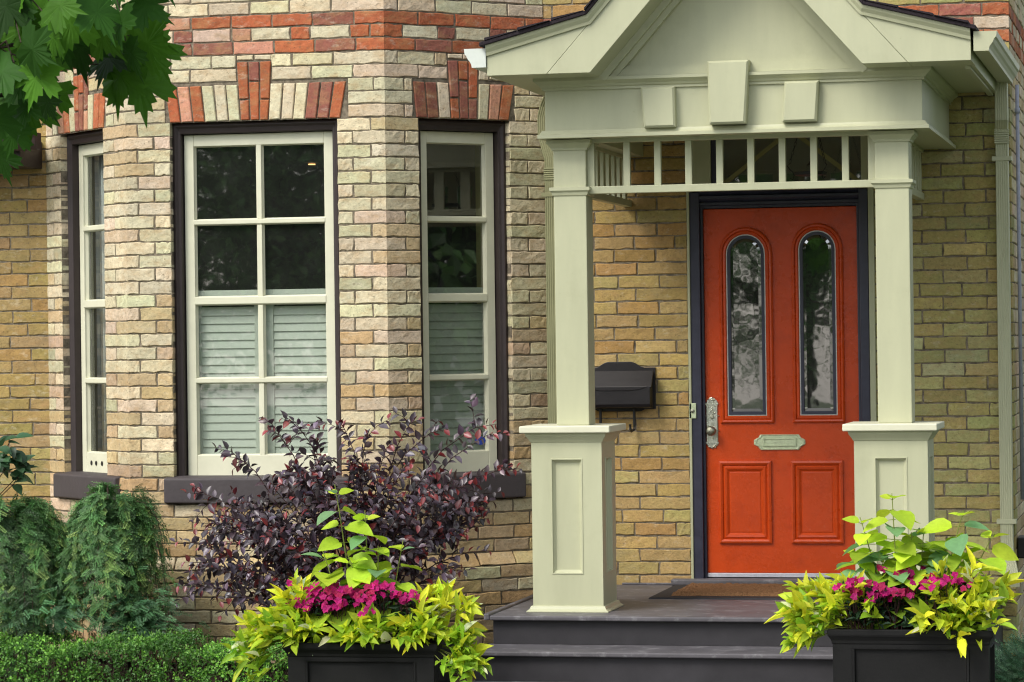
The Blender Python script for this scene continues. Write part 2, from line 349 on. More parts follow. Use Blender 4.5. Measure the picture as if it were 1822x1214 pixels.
def wall(b, O, u, n, L, holes, colf, cornL=None, cornR=None, ph=0, cuts=None, ktop=KT, kbot=KB, proud=None, band=True):
    b_m = b
    O = np.array(O, float); u = np.array(u, float); n = np.array(n, float)
    for k in range(ktop, kbot+1):
        z0 = Z0-k*CH; z1 = z0+CH; pr = proud(k) if proud else (0, 0)
        hs_ = sorted(holes(k)); iv = []; x = 0
        for h0, h1 in hs_:
            if h0 > x+.004: iv.append((x, h0, x == 0, False))
            x = max(x, h1)
        if x < L-.004: iv.append((x, L, x == 0, True))
        ext = pr[0]*math.tan(R(22.5)) if cornL or cornR else 0
        Ok = O + n*pr[0]
        for (a, c, atL, atR) in iv:
            cs = (cuts(k, a, c) if cuts else None) or cut_run(a, c, k, ph)
            # mortar backing
            va = [Ok+u*a-n*.0055+np.array([0, 0, z0]), Ok+u*c-n*.0055+np.array([0, 0, z0]), Ok+u*c-n*.0055+np.array([0, 0, z1]), Ok+u*a-n*.0055+np.array([0, 0, z1])]
            b.bulk(va, [(0, 1, 2, 3)], mat=1)
            for q, e in ((a, not (atL)), (c, not (atR))):
                if e:
                    s_ = .002 if q == a else -.002
                    vb = [Ok+u*(q+s_)-n*.0055+np.array([0, 0, z0]), Ok+u*(q+s_)-n*.13+np.array([0, 0, z0]), Ok+u*(q+s_)-n*.13+np.array([0, 0, z1]), Ok+u*(q+s_)-n*.0055+np.array([0, 0, z1])]
                    b.bulk(vb, [(0, 1, 2, 3) if q == c else (3, 2, 1, 0)], mat=1)
            for i in range(len(cs)-1):
                s0, s1 = cs[i], cs[i+1]
                cl = (i == 0 and atL and cornL is not None); cr = (i == len(cs)-2 and atR and cornR is not None)
                e0 = (i == 0 and not atL); e1 = (i == len(cs)-2 and not atR)
                q0 = s0 if cl else s0 + (JT if i > 0 else (.001 if e0 else JT))
                q1 = s1 if cr else s1 - (JT if i < len(cs)-2 else (.001 if e1 else JT))
                if cl: q0 -= ext
                if cr: q1 += ext
                zc = (z0+z1)/2
                if k in (-5, -7) and band: col = pick(dict(red=.6, dred=.3, rose=.1)); mid = 0
                elif k == -6 and band:
                    col = pick(dict(red=.5, dred=.3, rose=.2)) if (s1-s0) < .14 else pick(dict(cream=.6, pink=.4))
                else: col = colf(zc)
                if cl: col = cornL.setdefault(k, col)
                if cr: col = cornR.setdefault(k, col)
                brick(b, Ok, u, n, q0, q1, z0+JT*rng.uniform(.8, 1.1), z1-JT*rng.uniform(.8, 1.1), col, not cl, not cr, .12 if (e0 or e1) else .016, pr[1])

def cut_checker(a, c, ph):
    cs = [a]; x = a + ph; i = 0
    while x < c-.06:
        if x > a+.04: cs.append(x)
        x += (.115 if i % 2 else .225); i += 1
    cs.append(c); return cs

house = thing('brick_house', (0, 0, 0), 'yellow brick house with red banded bay and sage porch entrance', 'house')
A = np.array([-2.031, -.74, 0]); Bc = np.array([-.531, -.74, 0]); q2 = math.sqrt(.5)
LL = 1.105; LR = 1.046; LF = 1.50
cornA = {}; cornB = {}; cornC = {}
SILLR = (27, 28)      # courses taken up by the stone sills (z .935-1.09 )
def mk_holes(o0, o1, s0, s1, a0, a1, k0, k1):
    def f(k):
        if k in (28, 29): return [(s0, s1)]
        if 1 <= k <= 27: return [(o0, o1)]
        if -2 <= k <= 0: return [(a0, a1)]
        if k in (-3, -4): return [(k0, k1)]
        return []
    return f
front_holes = mk_holes(.26, 1.227, .208, 1.275, .232, 1.29, .651, .856)
right_holes = mk_holes(.215, .807, .155, .868, .178, .846, .402, .610)
left_holes = mk_holes(LL-.895, LL-.303, LL-.98, LL-.13, LL-.935, LL-.265, LL-.70, LL-.49)
def cuts_front(k, a, c):
    if k == -6: return cut_checker(a, c, .06)
    w = c-a
    if 1 <= k <= 29 and w < .32:
        if a < .01: return [a, c-.19, c] if k % 2 else [a, a+.165, c]    # left pillar
        return [a, a+.19, c] if k % 2 else [a, a+.088, c]
def cuts_right(k, a, c):
    if k == -6: return cut_checker(a, c, .12)
    w = c-a
    if w < .23 and a < .01: return [a, c] if k % 2 else [a, a+.125, c]
    if w < .30 and a > .5: return [a, c] if k % 2 else [a, (a+c)/2, c]
def cuts_left(k, a, c):
    if k == -6: return cut_checker(a, c, .05)
    w = c-a
    if c > LL-.01 and w < .32: return [a, c] if k % 2 else [a, c-.16, c]
    if a < .01 and w < .23: return [a, c] if k % 2 else [a, a+.1, c]
def proud_bay(k):
    if k == 34 or k == 35: return (.0, .045) if k == 34 else (.045, 0)
    return (.045, 0) if k >= 36 else (0, 0)
b = mb()
wall(b, A, (1, 0, 0), (0, -1, 0), LF, front_holes, col_bay, cornA, cornB, .03, cuts_front, proud=proud_bay)
wall(b, Bc, (q2, q2, 0), (q2, -q2, 0), LR, right_holes, col_bay, cornB, None, .09, cuts_right, proud=proud_bay)
wall(b, A+np.array([-q2, q2, 0])*LL, (q2, -q2, 0), (-q2, -q2, 0), LL, left_holes, col_bay, None, cornA, .05, cuts_left, proud=proud_bay)
b.build('bay_wall', [M['brick'], M['mortar']], house)

def voussoirs(parent, O, u, n, zt, zkt, bot, top, kb, kt, per, ncream):
    """flat arch: red end blocks, cream middles, tall red key block"""
    b = mb(); O = np.array(O, float); u = np.array(u, float); n = np.array(n, float); zb = Z0-.001
    def quad(p4, col):
        c = np.mean(p4, axis=0); g = .0045; V = []
        P4 = np.array(p4, float)
        def ins(d): 
            out = []
            for p_ in P4:
                dv = np.sign(p_-c)*d; out.append(p_-dv)
            return np.array(out)
        P1 = ins(g)+rng.normal(0, .0012, (4, 2)); P2 = P1-np.sign(P4-c)*.0045; f = .002+rng.normal(0, .0012)
        for q, d in ((P1, -.12), (P1, f-.004), (P2, f)):
            for p_ in q: V.append(O+u*p_[0]+n*d+np.array([0, 0, p_[1]]))
        F = []
        for r_ in range(2):
            for i in range(4): j = (i+1) % 4; F.append((r_*4+i, r_*4+j, (r_+1)*4+j, (r_+1)*4+i))
        F.append((8, 9, 10, 11)); b.bulk(V, F, [col])
    va = [O+u*(min(bot[0], top[0])-.005)-n*.008+np.array([0, 0, zb]), O+u*(max(bot[1], top[1])+.005)-n*.008+np.array([0, 0, zb]),
          O+u*(max(bot[1], top[1])+.005)-n*.008+np.array([0, 0, Z0+5*CH]), O+u*(min(bot[0], top[0])-.005)-n*.008+np.array([0, 0, Z0+5*CH])]
    b.bulk([va[0], va[1], va[1]+np.array([0, 0, 3*CH]), va[0]+np.array([0, 0, 3*CH])], [(0, 1, 2, 3)], mat=1)
    k0, k1 = kt[0]-.004, kt[1]+.004
    b.bulk([O+u*k0-n*.008+np.array([0, 0, Z0+3*CH]), O+u*k1-n*.008+np.array([0, 0, Z0+3*CH]), O+u*k1-n*.008+np.array([0, 0, Z0+5*CH]), O+u*k0-n*.008+np.array([0, 0, Z0+5*CH])], [(0, 1, 2, 3)], mat=1)
    for side in (0, 1):
        b0, b1 = (bot[0], kb[0]) if side == 0 else (kb[1], bot[1]); t0, t1 = (top[0], kt[0]) if side == 0 else (kt[1], top[1])
        t_ = lambda f, p, q: p+(q-p)*f
        for i in range(per):
            f0, f1 = i/per, (i+1)/per
            ic = i if side == 0 else per-1-i
            col = pick(dict(cream=.6, green=.4)) if ic >= per-ncream else pick(dict(red=.65, dred=.25, rose=.1))
            # the tops end at zt; interpolate the slope to the key's height
            h = zt
            s = (zt-zb)/(zkt-zb)
            tk0 = t_(f0, t0, b0+(t0-b0)) if False else None
            u0b, u1b = t_(f0, b0, b1), t_(f1, b0, b1)
            kk = kb[side]+(kt[side]-kb[side])*s
            ts, te = (top[0], kk) if side == 0 else (kk, top[1])
            u0t, u1t = t_(f0, ts, te), t_(f1, ts, te)
            quad([(u0b, zb), (u1b, zb), (u1t, zt), (u0t, zt)], col)
    for i in range(3):
        f0, f1 = i/3, (i+1)/3; sp = .36 if i != 1 else .66
        l = lambda f, s: (kb[0]+(kb[1]-kb[0])*f)*(1-s)+(kt[0]+(kt[1]-kt[0])*f)*s
        for s0, s1 in ((0, sp), (sp, 1)):
            z0, z1 = zb+(zkt-zb)*s0, zb+(zkt-zb)*s1
            quad([(l(f0, s0), z0), (l(f1, s0), z0), (l(f1, s1), z1), (l(f0, s1), z1)], pick(dict(red=.6, dred=.35, rose=.05)))
    # thin levelling bricks over the key
    quad([(kt[0], zkt+.004), ((kt[0]+kt[1])/2, zkt+.004), ((kt[0]+kt[1])/2, Z0+5*CH), (kt[0], Z0+5*CH)], pick(dict(cream=.5, pink=.5)))
    quad([((kt[0]+kt[1])/2, zkt+.004), (kt[1], zkt+.004), (kt[1], Z0+5*CH), ((kt[0]+kt[1])/2, Z0+5*CH)], pick(dict(cream=.5, pink=.5)))
    return b.build('arch', [M['brick'], M['mortar']], parent)

# front and flank walls of the house
b = mb(); bl = mb()
def door_holes(k): return [(1.0, 2.062)] if k >= 0 else []
cutc = lambda ph: (lambda k, a, c: cut_checker(a, c, ph) if k == -6 else None)
# main front: left of the door orange-tan, right of it olive
def colfront(x):
    return col_door if x < 2 else col_right
class _C: pass
def wall_front(b):
    W0 = -.05
    O = np.array([W0, 0, 0]); 
    def h(k):
        z0 = Z0-k*CH
        return [(1.012-W0, 2.058-W0)] if (k >= 0) else []
    wall(b, O, (1, 0, 0), (0, -1, 0), 1.5-W0, lambda k: [(1.012-W0, 3)] if k >= 0 else [], col_door, None, None, .06, cutc(.03))
    O2 = np.array([1.5, 0, 0])
    wall(b, O2, (1, 0, 0), (0, -1, 0), 2.81-1.5, lambda k: [(-1, .558)] if k >= 0 else [], col_right, None, cornC, .11, cutc(.1))
wall_front(b)
b.build('front_wall', [M['brick'], M['mortar']], house)
b = mb()
wall(b, (2.81, 0, 0), (0, 1, 0), (1, 0, 0), 6.1, lambda k: [], col_ret, cornC, None, .12, cutc(.1))
b.build('side_wall', [M['brick'], M['mortar']], house)
b = mb()
wall(b, (-7.2, .04, 0), (1, 0, 0), (0, -1, 0), 4.43, lambda k: [], col_left, None, None, .02, cutc(.1))
b.build('left_wall', [M['brick'], M['mortar']], house)

# dark rooms behind the openings
b = mb()
b.box(-7.2, 2.80, 6.0, 6.1, 0, 3.9); b.box(-7.2, -7.1, .16, 6, 0, 3.9); b.box(2.62, 2.72, .16, 6, 0, 3.9)
b.box(-7.1, 2.62, .16, 6, 3.80, 3.9); b.box(-7.1, 2.62, .16, 6, .3, .4)
b.box(-.02, 1.0, .14, .2, .4, 3.8); b.box(-7.1, -2.75, .18, .22, .4, 3.8); b.box(2.06, 2.62, .14, .2, .4, 3.8); b.box(1.0, 2.06, .14, .2, 3.12, 3.8)
b.build('interior_wall', M['interior'], house)
b = mb()
b.prism([(-2.66, .1, .3), (-2.0, -.56, .3), (-.56, -.56, .3), (.1, .1, .3), (.1, .2, .3), (-2.66, .2, .3)], (0, 0, .1))
b.build('bay_floor', M['interior'], house)
b = mb()
b.prism([(-2.66, .1, 3.72), (-2.0, -.56, 3.72), (-.56, -.56, 3.72), (.1, .1, 3.72), (.1, .2, 3.72), (-2.66, .2, 3.72)], (0, 0, .1))
b.build('bay_ceiling', M['interior'], house)

# ------------------------------------------------------------------ windows
def window(O, u, n, o0, o1, s0, s1, cols, name_label, arch, shutters=None, smat='shutter'):
    """cols: number of pane columns. frame, sash, panes, sill, arch, shutters"""
    O = np.array(O, float); u = np.array(u, float); n = np.array(n, float)
    w = bpy.data.objects.new('window', None); COL.objects.link(w); w.parent = house
    w['label'] = name_label; 
    def P(a, z, d): return O+u*a+n*d+np.array([0, 0, z])
    def rect(a0, a1, z0, z1, d): return [P(a0, z0, d), P(a1, z0, d), P(a1, z1, d), P(a0, z1, d)]
    def bar(b, a0, a1, z0, z1, d0, d1): b.prism(rect(a0, a1, z0, z1, d0), n*(d1-d0)); return b
    zb, zt = 1.075, 3.056
    f = .05
    b = mb()
    b.rings([rect(o0, o1, zb, zt, -.17), rect(o0, o1, zb, zt, -.045), rect(o0+.016, o1-.016, zb-.0, zt-.016, -.038), rect(o0+.030, o1-.030, zb, zt-.030, -.050), rect(o0+f-.006, o1-f+.006, zb, zt-.058, -.056), rect(o0+f-.006, o1-f+.006, zb, zt-.058, -.17)])
    b.build('frame', M['brown'], w, .003)
    # storm sash, one leaf with muntins
    a0, a1, z0, z1 = o0+f, o1-f, 1.088, zt-.062
    st = .055; dF = -.095; dB = -.135
    g0, g1 = a0+st, a1-st
    rows = [1.205, 1.611, 1.636, 2.048, 2.086, 2.494, 2.519, 2.930]
    b = mb()
    bar(b, a0, g0, z0, z1, dB, dF); bar(b, g1, a1, z0, z1, dB, dF)
    bar(b, g0, g1, z0, 1.205, dB, dF-.001); bar(b, g0, g1, 2.930, z1, dB, dF-.001)
    b.build('sash', M['sash'], w, .003)
    for z_0, z_1 in ((1.609, 1.634), (2.047, 2.087), (2.493, 2.518)):
        b = mb(); b.prism([P(g0-.003, z_0-.007, dF-.012), P(g0-.003, z_0, dF+.004), P(g0-.003, z_1, dF+.004), P(g0-.003, z_1, dB+.004), P(g0-.003, z_0-.007, dB+.004)], u*(g1-g0+.006)); b.build('muntin', M['sash'], w, .003)
    if cols == 2:
        mc = (g0+g1)/2
        for zz0, zz1 in ((1.203, 1.602), (1.634, 2.040), (2.087, 2.486), (2.518, 2.932)): b = mb(); bar(b, mc-.015, mc+.015, zz0, zz1, dB+.006, dF-.002); b.build('muntin', M['sash'], w, .003)
    # putty bead round each pane
    b = mb()
    xs = [(g0, g1)] if cols == 1 else [(g0, (g0+g1)/2-.015), ((g0+g1)/2+.015, g1)]
    zz = [(1.205, 1.609), (1.634, 2.047), (2.087, 2.493), (2.518, 2.930)]
    for xa, xb in xs:
        for za, zc in zz:
            b.rings([rect(xa, xb, za, zc, dF-.012), rect(xa+.008, xb-.008, za+.006, zc-.006, dB+.012)])
    b.build('glazing_bead', M['sash'], w)
    for xa, xb in xs:
        for za, zc in zz:
            pb = mb(); pb.bulk(rect(xa+.001, xb-.001, za+.001, zc-.001, dB+.010), [(0, 1, 2, 3)]); pb.build('pane', M['glass'], w)
    b = mb(); b.prism([P(s0, .942, -.12), P(s0, .942, .035), P(s0, 1.080, .035), P(s0, 1.092, -.03), P(s0, 1.092, -.12)], u*(s1-s0))
    b.build('sill', M['sill'], w, .010, seg=3)
    b = mb()   # inner jamb lining
    b.rings([rect(o0+.02, o1-.02, zb, zt-.03, -.17), rect(o0+.02, o1-.02, zb, zt-.03, -.34)])
    b.build('jamb', M['olive'], w)
    if arch: voussoirs(w, O, u, n, 3.262, 3.386, *arch)
    if shutters:
        dS = -.178
        for (x0, x1) in shutters:
            b = mb(); zs0, zs1 = 1.12, 2.125
            bar(b, x0, x0+.045, zs0, zs1, dS, dS+.028); bar(b, x1-.045, x1, zs0, zs1, dS, dS+.028)
            for r0, r1 in ((zs0, zs0+.08), (zs1-.085, zs1)): bar(b, x0+.045, x1-.045, r0, r1, dS+.002, dS+.026)
            z = zs0+.08
            while z < zs1-.10:
                b.prism([P(x0+.045, z-.001, dS+.021), P(x0+.045, z+.002, dS+.024), P(x0+.045, z+.050, dS+.014), P(x0+.045, z+.047, dS+.010)], u*(x1-x0-.09)); z += .046
            b.build('shutter', M[smat], w, .0015)
    return w

wF = window(A, (1, 0, 0), (0, -1, 0), .26, 1.227, .208, 1.275, 2, 'wide two-column front window with white shutters',
       ((.257, 1.248), (.232, 1.283), (.673, .835), (.651, .856), 6, 3), [(.33, .735), (.755, 1.16)])
wR = window(Bc, (q2, q2, 0), (q2, -q2, 0), .215, .807, .155, .868, 1, 'narrow angled window beside the porch',
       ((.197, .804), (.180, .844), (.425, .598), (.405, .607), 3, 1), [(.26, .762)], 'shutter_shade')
wL = window(A+np.array([-q2, q2, 0])*LL, (q2, -q2, 0), (-q2, -q2, 0), LL-.895, LL-.303, LL-.98, LL-.13, 1, 'narrow angled window at the left of the bay',
       ((LL-.913, LL-.295), (LL-.945, LL-.265), (LL-.68, LL-.51), (LL-.70, LL-.49), 3, 1))
# three vent holes in the left sash's bottom rail
OL = A+np.array([-q2, q2, 0])*LL; uL = np.array([q2, -q2, 0]); nL = np.array([-q2, -q2, 0])
for a in (LL-.72, LL-.655, LL-.575): mb().lathe(OL+uL*a+nL*(-.0945)+np.array([0, 0, 1.145]), [(.0, 0), (.014, 0), (.014, .001), (0, .001)], tuple(nL), 12).build('vent_hole', M['iron'], wL)
# blue security sticker low in the angled window
b = mb(); OR = Bc; uR = np.array([q2, q2, 0]); nR = np.array([q2, -q2, 0])
c = OR+uR*.66+nR*(-.118)+np.array([0, 0, 1.262])
b.prism([c+uR*.035*math.cos(t)+np.array([0, 0, .024*math.sin(t)]) for t in np.linspace(0, 2*math.pi, 14, endpoint=False)], nR*.001)
b.build('sticker', M['blue'], wR)

# curtain inside the left angled window
b = mb(); n_ = 70; pts = []
for i in range(n_):
    t = i/(n_-1); a = .236+t*.50; d = -.225+.022*math.sin(t*38)+.01*math.sin(t*91)
    pts.append(OL+uL*a+nL*d)
b.bulk([p_+np.array([0, 0, 1.1]) for p_ in pts]+[p_+np.array([0, 0, 3.05]) for p_ in pts], [(i, i+1, n_+i+1, n_+i) for i in range(n_-1)])
cu = b.build('curtain', M['curtain'], smooth=True); sm = cu.modifiers.new('thick', 'SOLIDIFY'); sm.thickness = .003
tag(cu, 'grey pleated curtain hanging inside the narrow left bay window', 'curtain')
# small warm ceiling lamp in the front room
e = bpy.data.materials.new('lamp_glow'); e.use_nodes = True; pb_ = e.node_tree.nodes['Principled BSDF']; pb_.inputs['Emission Color'].default_value = (1, .5, .18, 1); pb_.inputs['Emission Strength'].default_value = 1.6
cl = thing('ceiling_light', (-1.99, 2.8, 3.02), 'small glowing ceiling lamp seen through the upper right pane of the wide window', 'ceiling light')
mb().lathe((-1.99, 2.8, 3.022), [(.001, 0), (.024, 0), (.024, .006), (.001, .006)]).build('bulb', e, cl)
mb().lathe((-1.99, 2.8, 3.036), [(.001, 0), (.05, 0), (.05, .02), (.006, .04), (.006, .76), (.001, .76)]).build('housing', M['interior'], cl)

# ------------------------------------------------------------------ front door
DX = -.010; DY = .05
fd = bpy.data.objects.new('front_door', None); COL.objects.link(fd); fd.parent = house; fd['label'] = 'red-orange door with two arched glass lights'
x0, x1, zb, zt = 1.108+DX, 1.978+DX, .505, 2.545
bx(x0, x1, DY, DY+.045, zb, zt).build('door_leaf', M['door'], fd, .003)
def rectl(cx0, cx1, cz0, cz1, d): return [(cx0, DY-d, cz0), (cx1, DY-d, cz0), (cx1, DY-d, cz1), (cx0, DY-d, cz1)]
def archl(cx0, cx1, cz0, cz1, ins, d, n=14):
    a, c = cx0+ins, cx1-ins; r = (c-a)/2; mx_ = (a+c)/2; top = cz1-ins-r
    pts = [(a, DY-d, cz0+ins), (c, DY-d, cz0+ins)]
    for t in np.linspace(0, math.pi, n): pts.append((mx_+r*math.cos(t), DY-d, top+r*math.sin(t)))
    return pts
for (a, c, z1_) in ((1.193, 1.497, 2.442), (1.600, 1.892, 2.456)):
    a += DX; c += DX; z0_ = 1.342
    b = mb(); A_ = lambda i, d: archl(a, c, z0_, z1_, i, d)
    b.rings([A_(0, 0), A_(.002, .012), A_(.010, .018), A_(.018, .016), A_(.021, .008), A_(.026, .012), A_(.036, .014), A_(.044, .006), A_(.047, .002)])
    b.build('light_moulding', M['door'], fd, smooth=False)
    b = mb(); b.rings([A_(.041, .001), A_(.042, .008), A_(.048, .008), A_(.049, .003)]).build('lead_line', M['lead'], fd)
    b = mb(); b.rings([A_(.048, .002), A_(.048, .010), A_(.064, .010), A_(.066, .003)]).build('light_frame', M['navy'], fd)
    b = mb(); b.rings([A_(.063, .0015), A_(.082, .0045)], True).build('light_pane', M['doorglass'], fd)
for (a, c) in ((1.178, 1.475), (1.583, 1.876)):
    a += DX; c += DX; b = mb(); Q = lambda i, d: rectl(a+i, c-i, .670+i, 1.132-i, d)
    b.rings([Q(0, 0), Q(.001, .014), Q(.012, .018), Q(.022, .013), Q(.026, .005), Q(.036, .011), Q(.046, .009), Q(.060, -.0005), Q(.064, .002), Q(.066, .0025)], True)
    b.build('lower_panel', M['door'], fd)
# letter plate
def plate(cx, cz, w, h, ear): 
    return [(-w, -h), (w, -h), (w+.012, -h+.018), (w+ear*.6, -h+.022), (w+ear, -.012), (w+ear, .012), (w+ear*.6, h-.022), (w+.012, h-.018), (w, h), (-w, h), (-w-.012, h-.018), (-w-ear*.6, h-.022), (-w-ear, .012), (-w-ear, -.012), (-w-ear*.6, -h+.022), (-w-.012, -h+.018)]
b = mb(); cx, cz = 1.523+DX, 1.236
pp = plate(0, 0, .108, .043, .036)
sc = lambda s, d: [(cx+x*s if abs(x) < .2 else 0, DY-d, cz+z*s) for x, z in pp]
b.rings([sc(1, 0), sc(1, .006), sc(.95, .010), sc(.90, .010), sc(.86, .007)], True).build('letter_plate', M['brass'], fd)
b = mb(); b.rings([rectl(cx-.094, cx+.094, cz-.024, cz+.024, .008), rectl(cx-.092, cx+.092, cz-.022, cz+.022, .013), rectl(cx-.084, cx+.084, cz-.016, cz+.016, .013), rectl(cx-.082, cx+.082, cz-.014, cz+.014, .009)], True).build('letter_flap', M['brass'], fd)
# knob and ornate back plate
b = mb(); kx = 1.144+DX
def kp(s, d):
    o = [(-.034, -.098), (.034, -.098)]; top = []
    P_ = [(-.033, -.105), (.033, -.105), (.033, .105), (.036, .112), (.028, .128), (.014, .143), (0, .148), (-.014, .143), (-.028, .128), (-.036, .112), (-.033, .105)]
    Pb = [(-.033, -.105), (-.036, -.112), (-.028, -.126), (-.012, -.138), (0, -.144), (.012, -.138), (.028, -.126), (.036, -.112)]
    allp = Pb + P_[1:-0 or None]
    allp = Pb + [(.033, -.105), (.033, .105), (.036, .112), (.028, .128), (.014, .143), (0, .148), (-.014, .143), (-.028, .128), (-.036, .112), (-.033, .105)]
    return [(kx+x*s, DY-d, 1.343+z*(1-(1-s)*.3)) for x, z in allp]
b.rings([kp(1, 0), kp(1, .004), kp(.9, .007), kp(.72, .007), kp(.68, .004)], True)
for z in (1.235, 1.451): b.box(kx-.036, kx+.036, DY-.010, DY-.002, z-.004, z+.004)
for sx in (-1, 1):
    for z in (1.303, 1.385): b.lathe((kx+sx*.037, DY-.004, z), [(.001, -.004), (.006, 0), (.001, .004)], (0, 0, 1), 8)
r_ = random.Random(3)
for i in range(26):
    zz = r_.choice([1.47, 1.465, 1.478, 1.40, 1.415, 1.26, 1.215, 1.208, 1.222, 1.43]); b.lathe((kx+r_.uniform(-.022, .022), DY-.005, zz+r_.uniform(-.006, .006)), [(.001, 0), (.005, .002), (.003, .005), (.001, .006)], (0, -1, 0), 6)
b.build('knob_plate', M['silver'], fd)
mb().lathe((kx, DY-.004, 1.302), [(.016, 0), (.016, .006), (.009, .012), (.009, .03), (.022, .036), (.028, .046), (.028, .056), (.022, .066), (.010, .071), (.001, .072)], (0, -1, 0), 20).build('door_knob', M['pewter'], fd, smooth=True)
mb().lathe((kx, DY-.006, 1.378), [(.012, 0), (.012, .005), (.004, .006), (.004, .003), (.001, .003)], (0, -1, 0), 14).build('keyhole', M['pewter'], fd)
bx(x0, x1, DY-.008, DY+.04, .481, .504).build('kick_strip', M['alu'], fd, .002)
# frame, threshold, transom
fr = bpy.data.objects.new('door_frame', None); COL.objects.link(fr); fr.parent = house
b = mb()
for s, xa, xb in ((1, 1.035, 1.092), (-1, 2.036, 1.985)):
    xa += DX; xb += DX
    lo, hi = min(xa, xb), max(xa, xb)
    b.box(lo, hi, .005, .15, .46, 2.64)
    e_ = xb
    b.box(min(e_, e_+s*.016), max(e_, e_+s*.016), .03, .15, .46, 2.64)
b.build('jamb', M['navy'], fr, .004)
b = mb(); prof = [(.15, 2.548), (.035, 2.548), (.035, 2.562), (.02, 2.566), (.02, 2.580), (.028, 2.586), (.010, 2.602), (.010, 2.616), (.024, 2.622), (-.004, 2.640), (-.004, 2.662), (.15, 2.662)]
b.prism([(1.092+DX, y, z) for y, z in prof], (.895, 0, 0)); b.build('head_moulding', M['navy'], fr)
b = mb(); b.box(1.012, 1.027, -.004, .13, .46, 3.1); b.box(2.028, 2.060, -.012, .13, .46, 3.1); b.build('casing', M['trim_dark'], fr, .003)
b = mb(); b.box(.905, 2.13, -.06, .10, .440, .476); b.build('threshold', M['deck'], fr, .010, seg=3)
b = mb(); b.box(.62, .905, -.022, .0, .4405, .452); b.build('skirting', M['deck'], fr, .003)
db = mb(); db.box(1.022+DX, 1.062+DX, -.004, .004, 1.373, 1.458); db.build('doorbell', M['brass'], fr, .002)
mb().lathe((1.042+DX, -.004, 1.416), [(.012, 0), (.012, .004), (.007, .005), (.007, .009), (.001, .010)], (0, -1, 0), 14).build('bell_button', M['pewter'], fr)
tr = bpy.data.objects.new('transom_window', None); COL.objects.link(tr); tr.parent = house
b = mb(); b.box(1.027, 1.150, .01, .12, 2.662, 3.1); b.box(1.99, 2.028, .01, .12, 2.662, 3.1); b.box(1.150, 1.99, .012, .12, 3.04, 3.1); b.build('transom_frame', M['trim_dark'], tr, .003)
b = mb(); b.box(1.150, 1.182, .025, .12, 2.662, 3.04); b.build('transom_sash', M['navy'], tr, .003)
b = mb(); b.bulk([(1.18, .08, 2.66), (1.99, .08, 2.66), (1.99, .08, 3.04), (1.18, .08, 3.04)], [(0, 1, 2, 3)]); b.build('pane', M['glass'], tr)
bx(1.17, 2.0, .16, .175, 2.62, 3.06).build('transom_back_panel', M['back_panel'], tr)  # added grey panel, keeps the transom glass from showing black
def diag(p_, q_, w):
    p_ = Vector(p_); q_ = Vector(q_); d = (q_-p_).normalized(); s = Vector((-d.z, 0, d.x))*w/2
    return mb().prism([tuple(p_-s), tuple(q_-s), tuple(q_+s), tuple(p_+s)], (0, .015, 0))
diag((1.19, .06, 2.665), (1.595, .06, 2.975), .024).build('glazing_bar', M['olive'], tr)
diag((1.60, .061, 2.975), (1.985, .061, 2.672), .024).build('glazing_bar', M['olive'], tr)

# ------------------------------------------------------------------ porch
porch = thing('porch', (1.52, -1.0, 0), 'sage painted entrance porch with pedimented gable roof and square posts', 'porch')
PT = M['trim']; YF = -1.72
FZ = .44
# floor and steps
b = mb(); n_b = 13; ys = np.linspace(-1.90, -.001, n_b+1)
b.box(.30, 2.745, -1.945, -.0015, FZ-.024, FZ); b.box(.27, .30, -1.945, -.0015, FZ-.024, FZ+.010)
b.build('porch_floor', M['deck'], porch, .007, seg=3)
b = mb(); b.box(.31, 2.735, -1.905, -1.88, .294, FZ-.024); b.box(.31, .33, -1.88, -.0015, -.002, FZ-.024); b.box(2.715, 2.735, -1.88, -.0015, -.002, FZ-.024); b.build('skirt_board', M['riser'], porch, .002)
st1 = bx(.28, 2.75, -2.27, -1.880, .270, .294).build('step', M['deck'], porch, .007, seg=3)
b = mb(); b.box(.29, 2.74, -2.235, -2.21, .145, .270); b.box(.29, .31, -2.21, -1.881, -.002, .270); b.box(2.72, 2.74, -2.21, -1.881, -.002, .270); b.build('riser', M['riser'], st1, .002)
st2 = bx(.28, 2.75, -2.60, -2.212, .121, .145).build('step', M['deck'], porch, .007, seg=3)
b = mb(); b.box(.29, 2.74, -2.565, -2.54, -.002, .121); b.box(.29, .31, -2.54, -2.236, -.002, .121); b.box(2.72, 2.74, -2.54, -2.236, -.002, .121); b.build('riser', M['riser'], st2, .002)

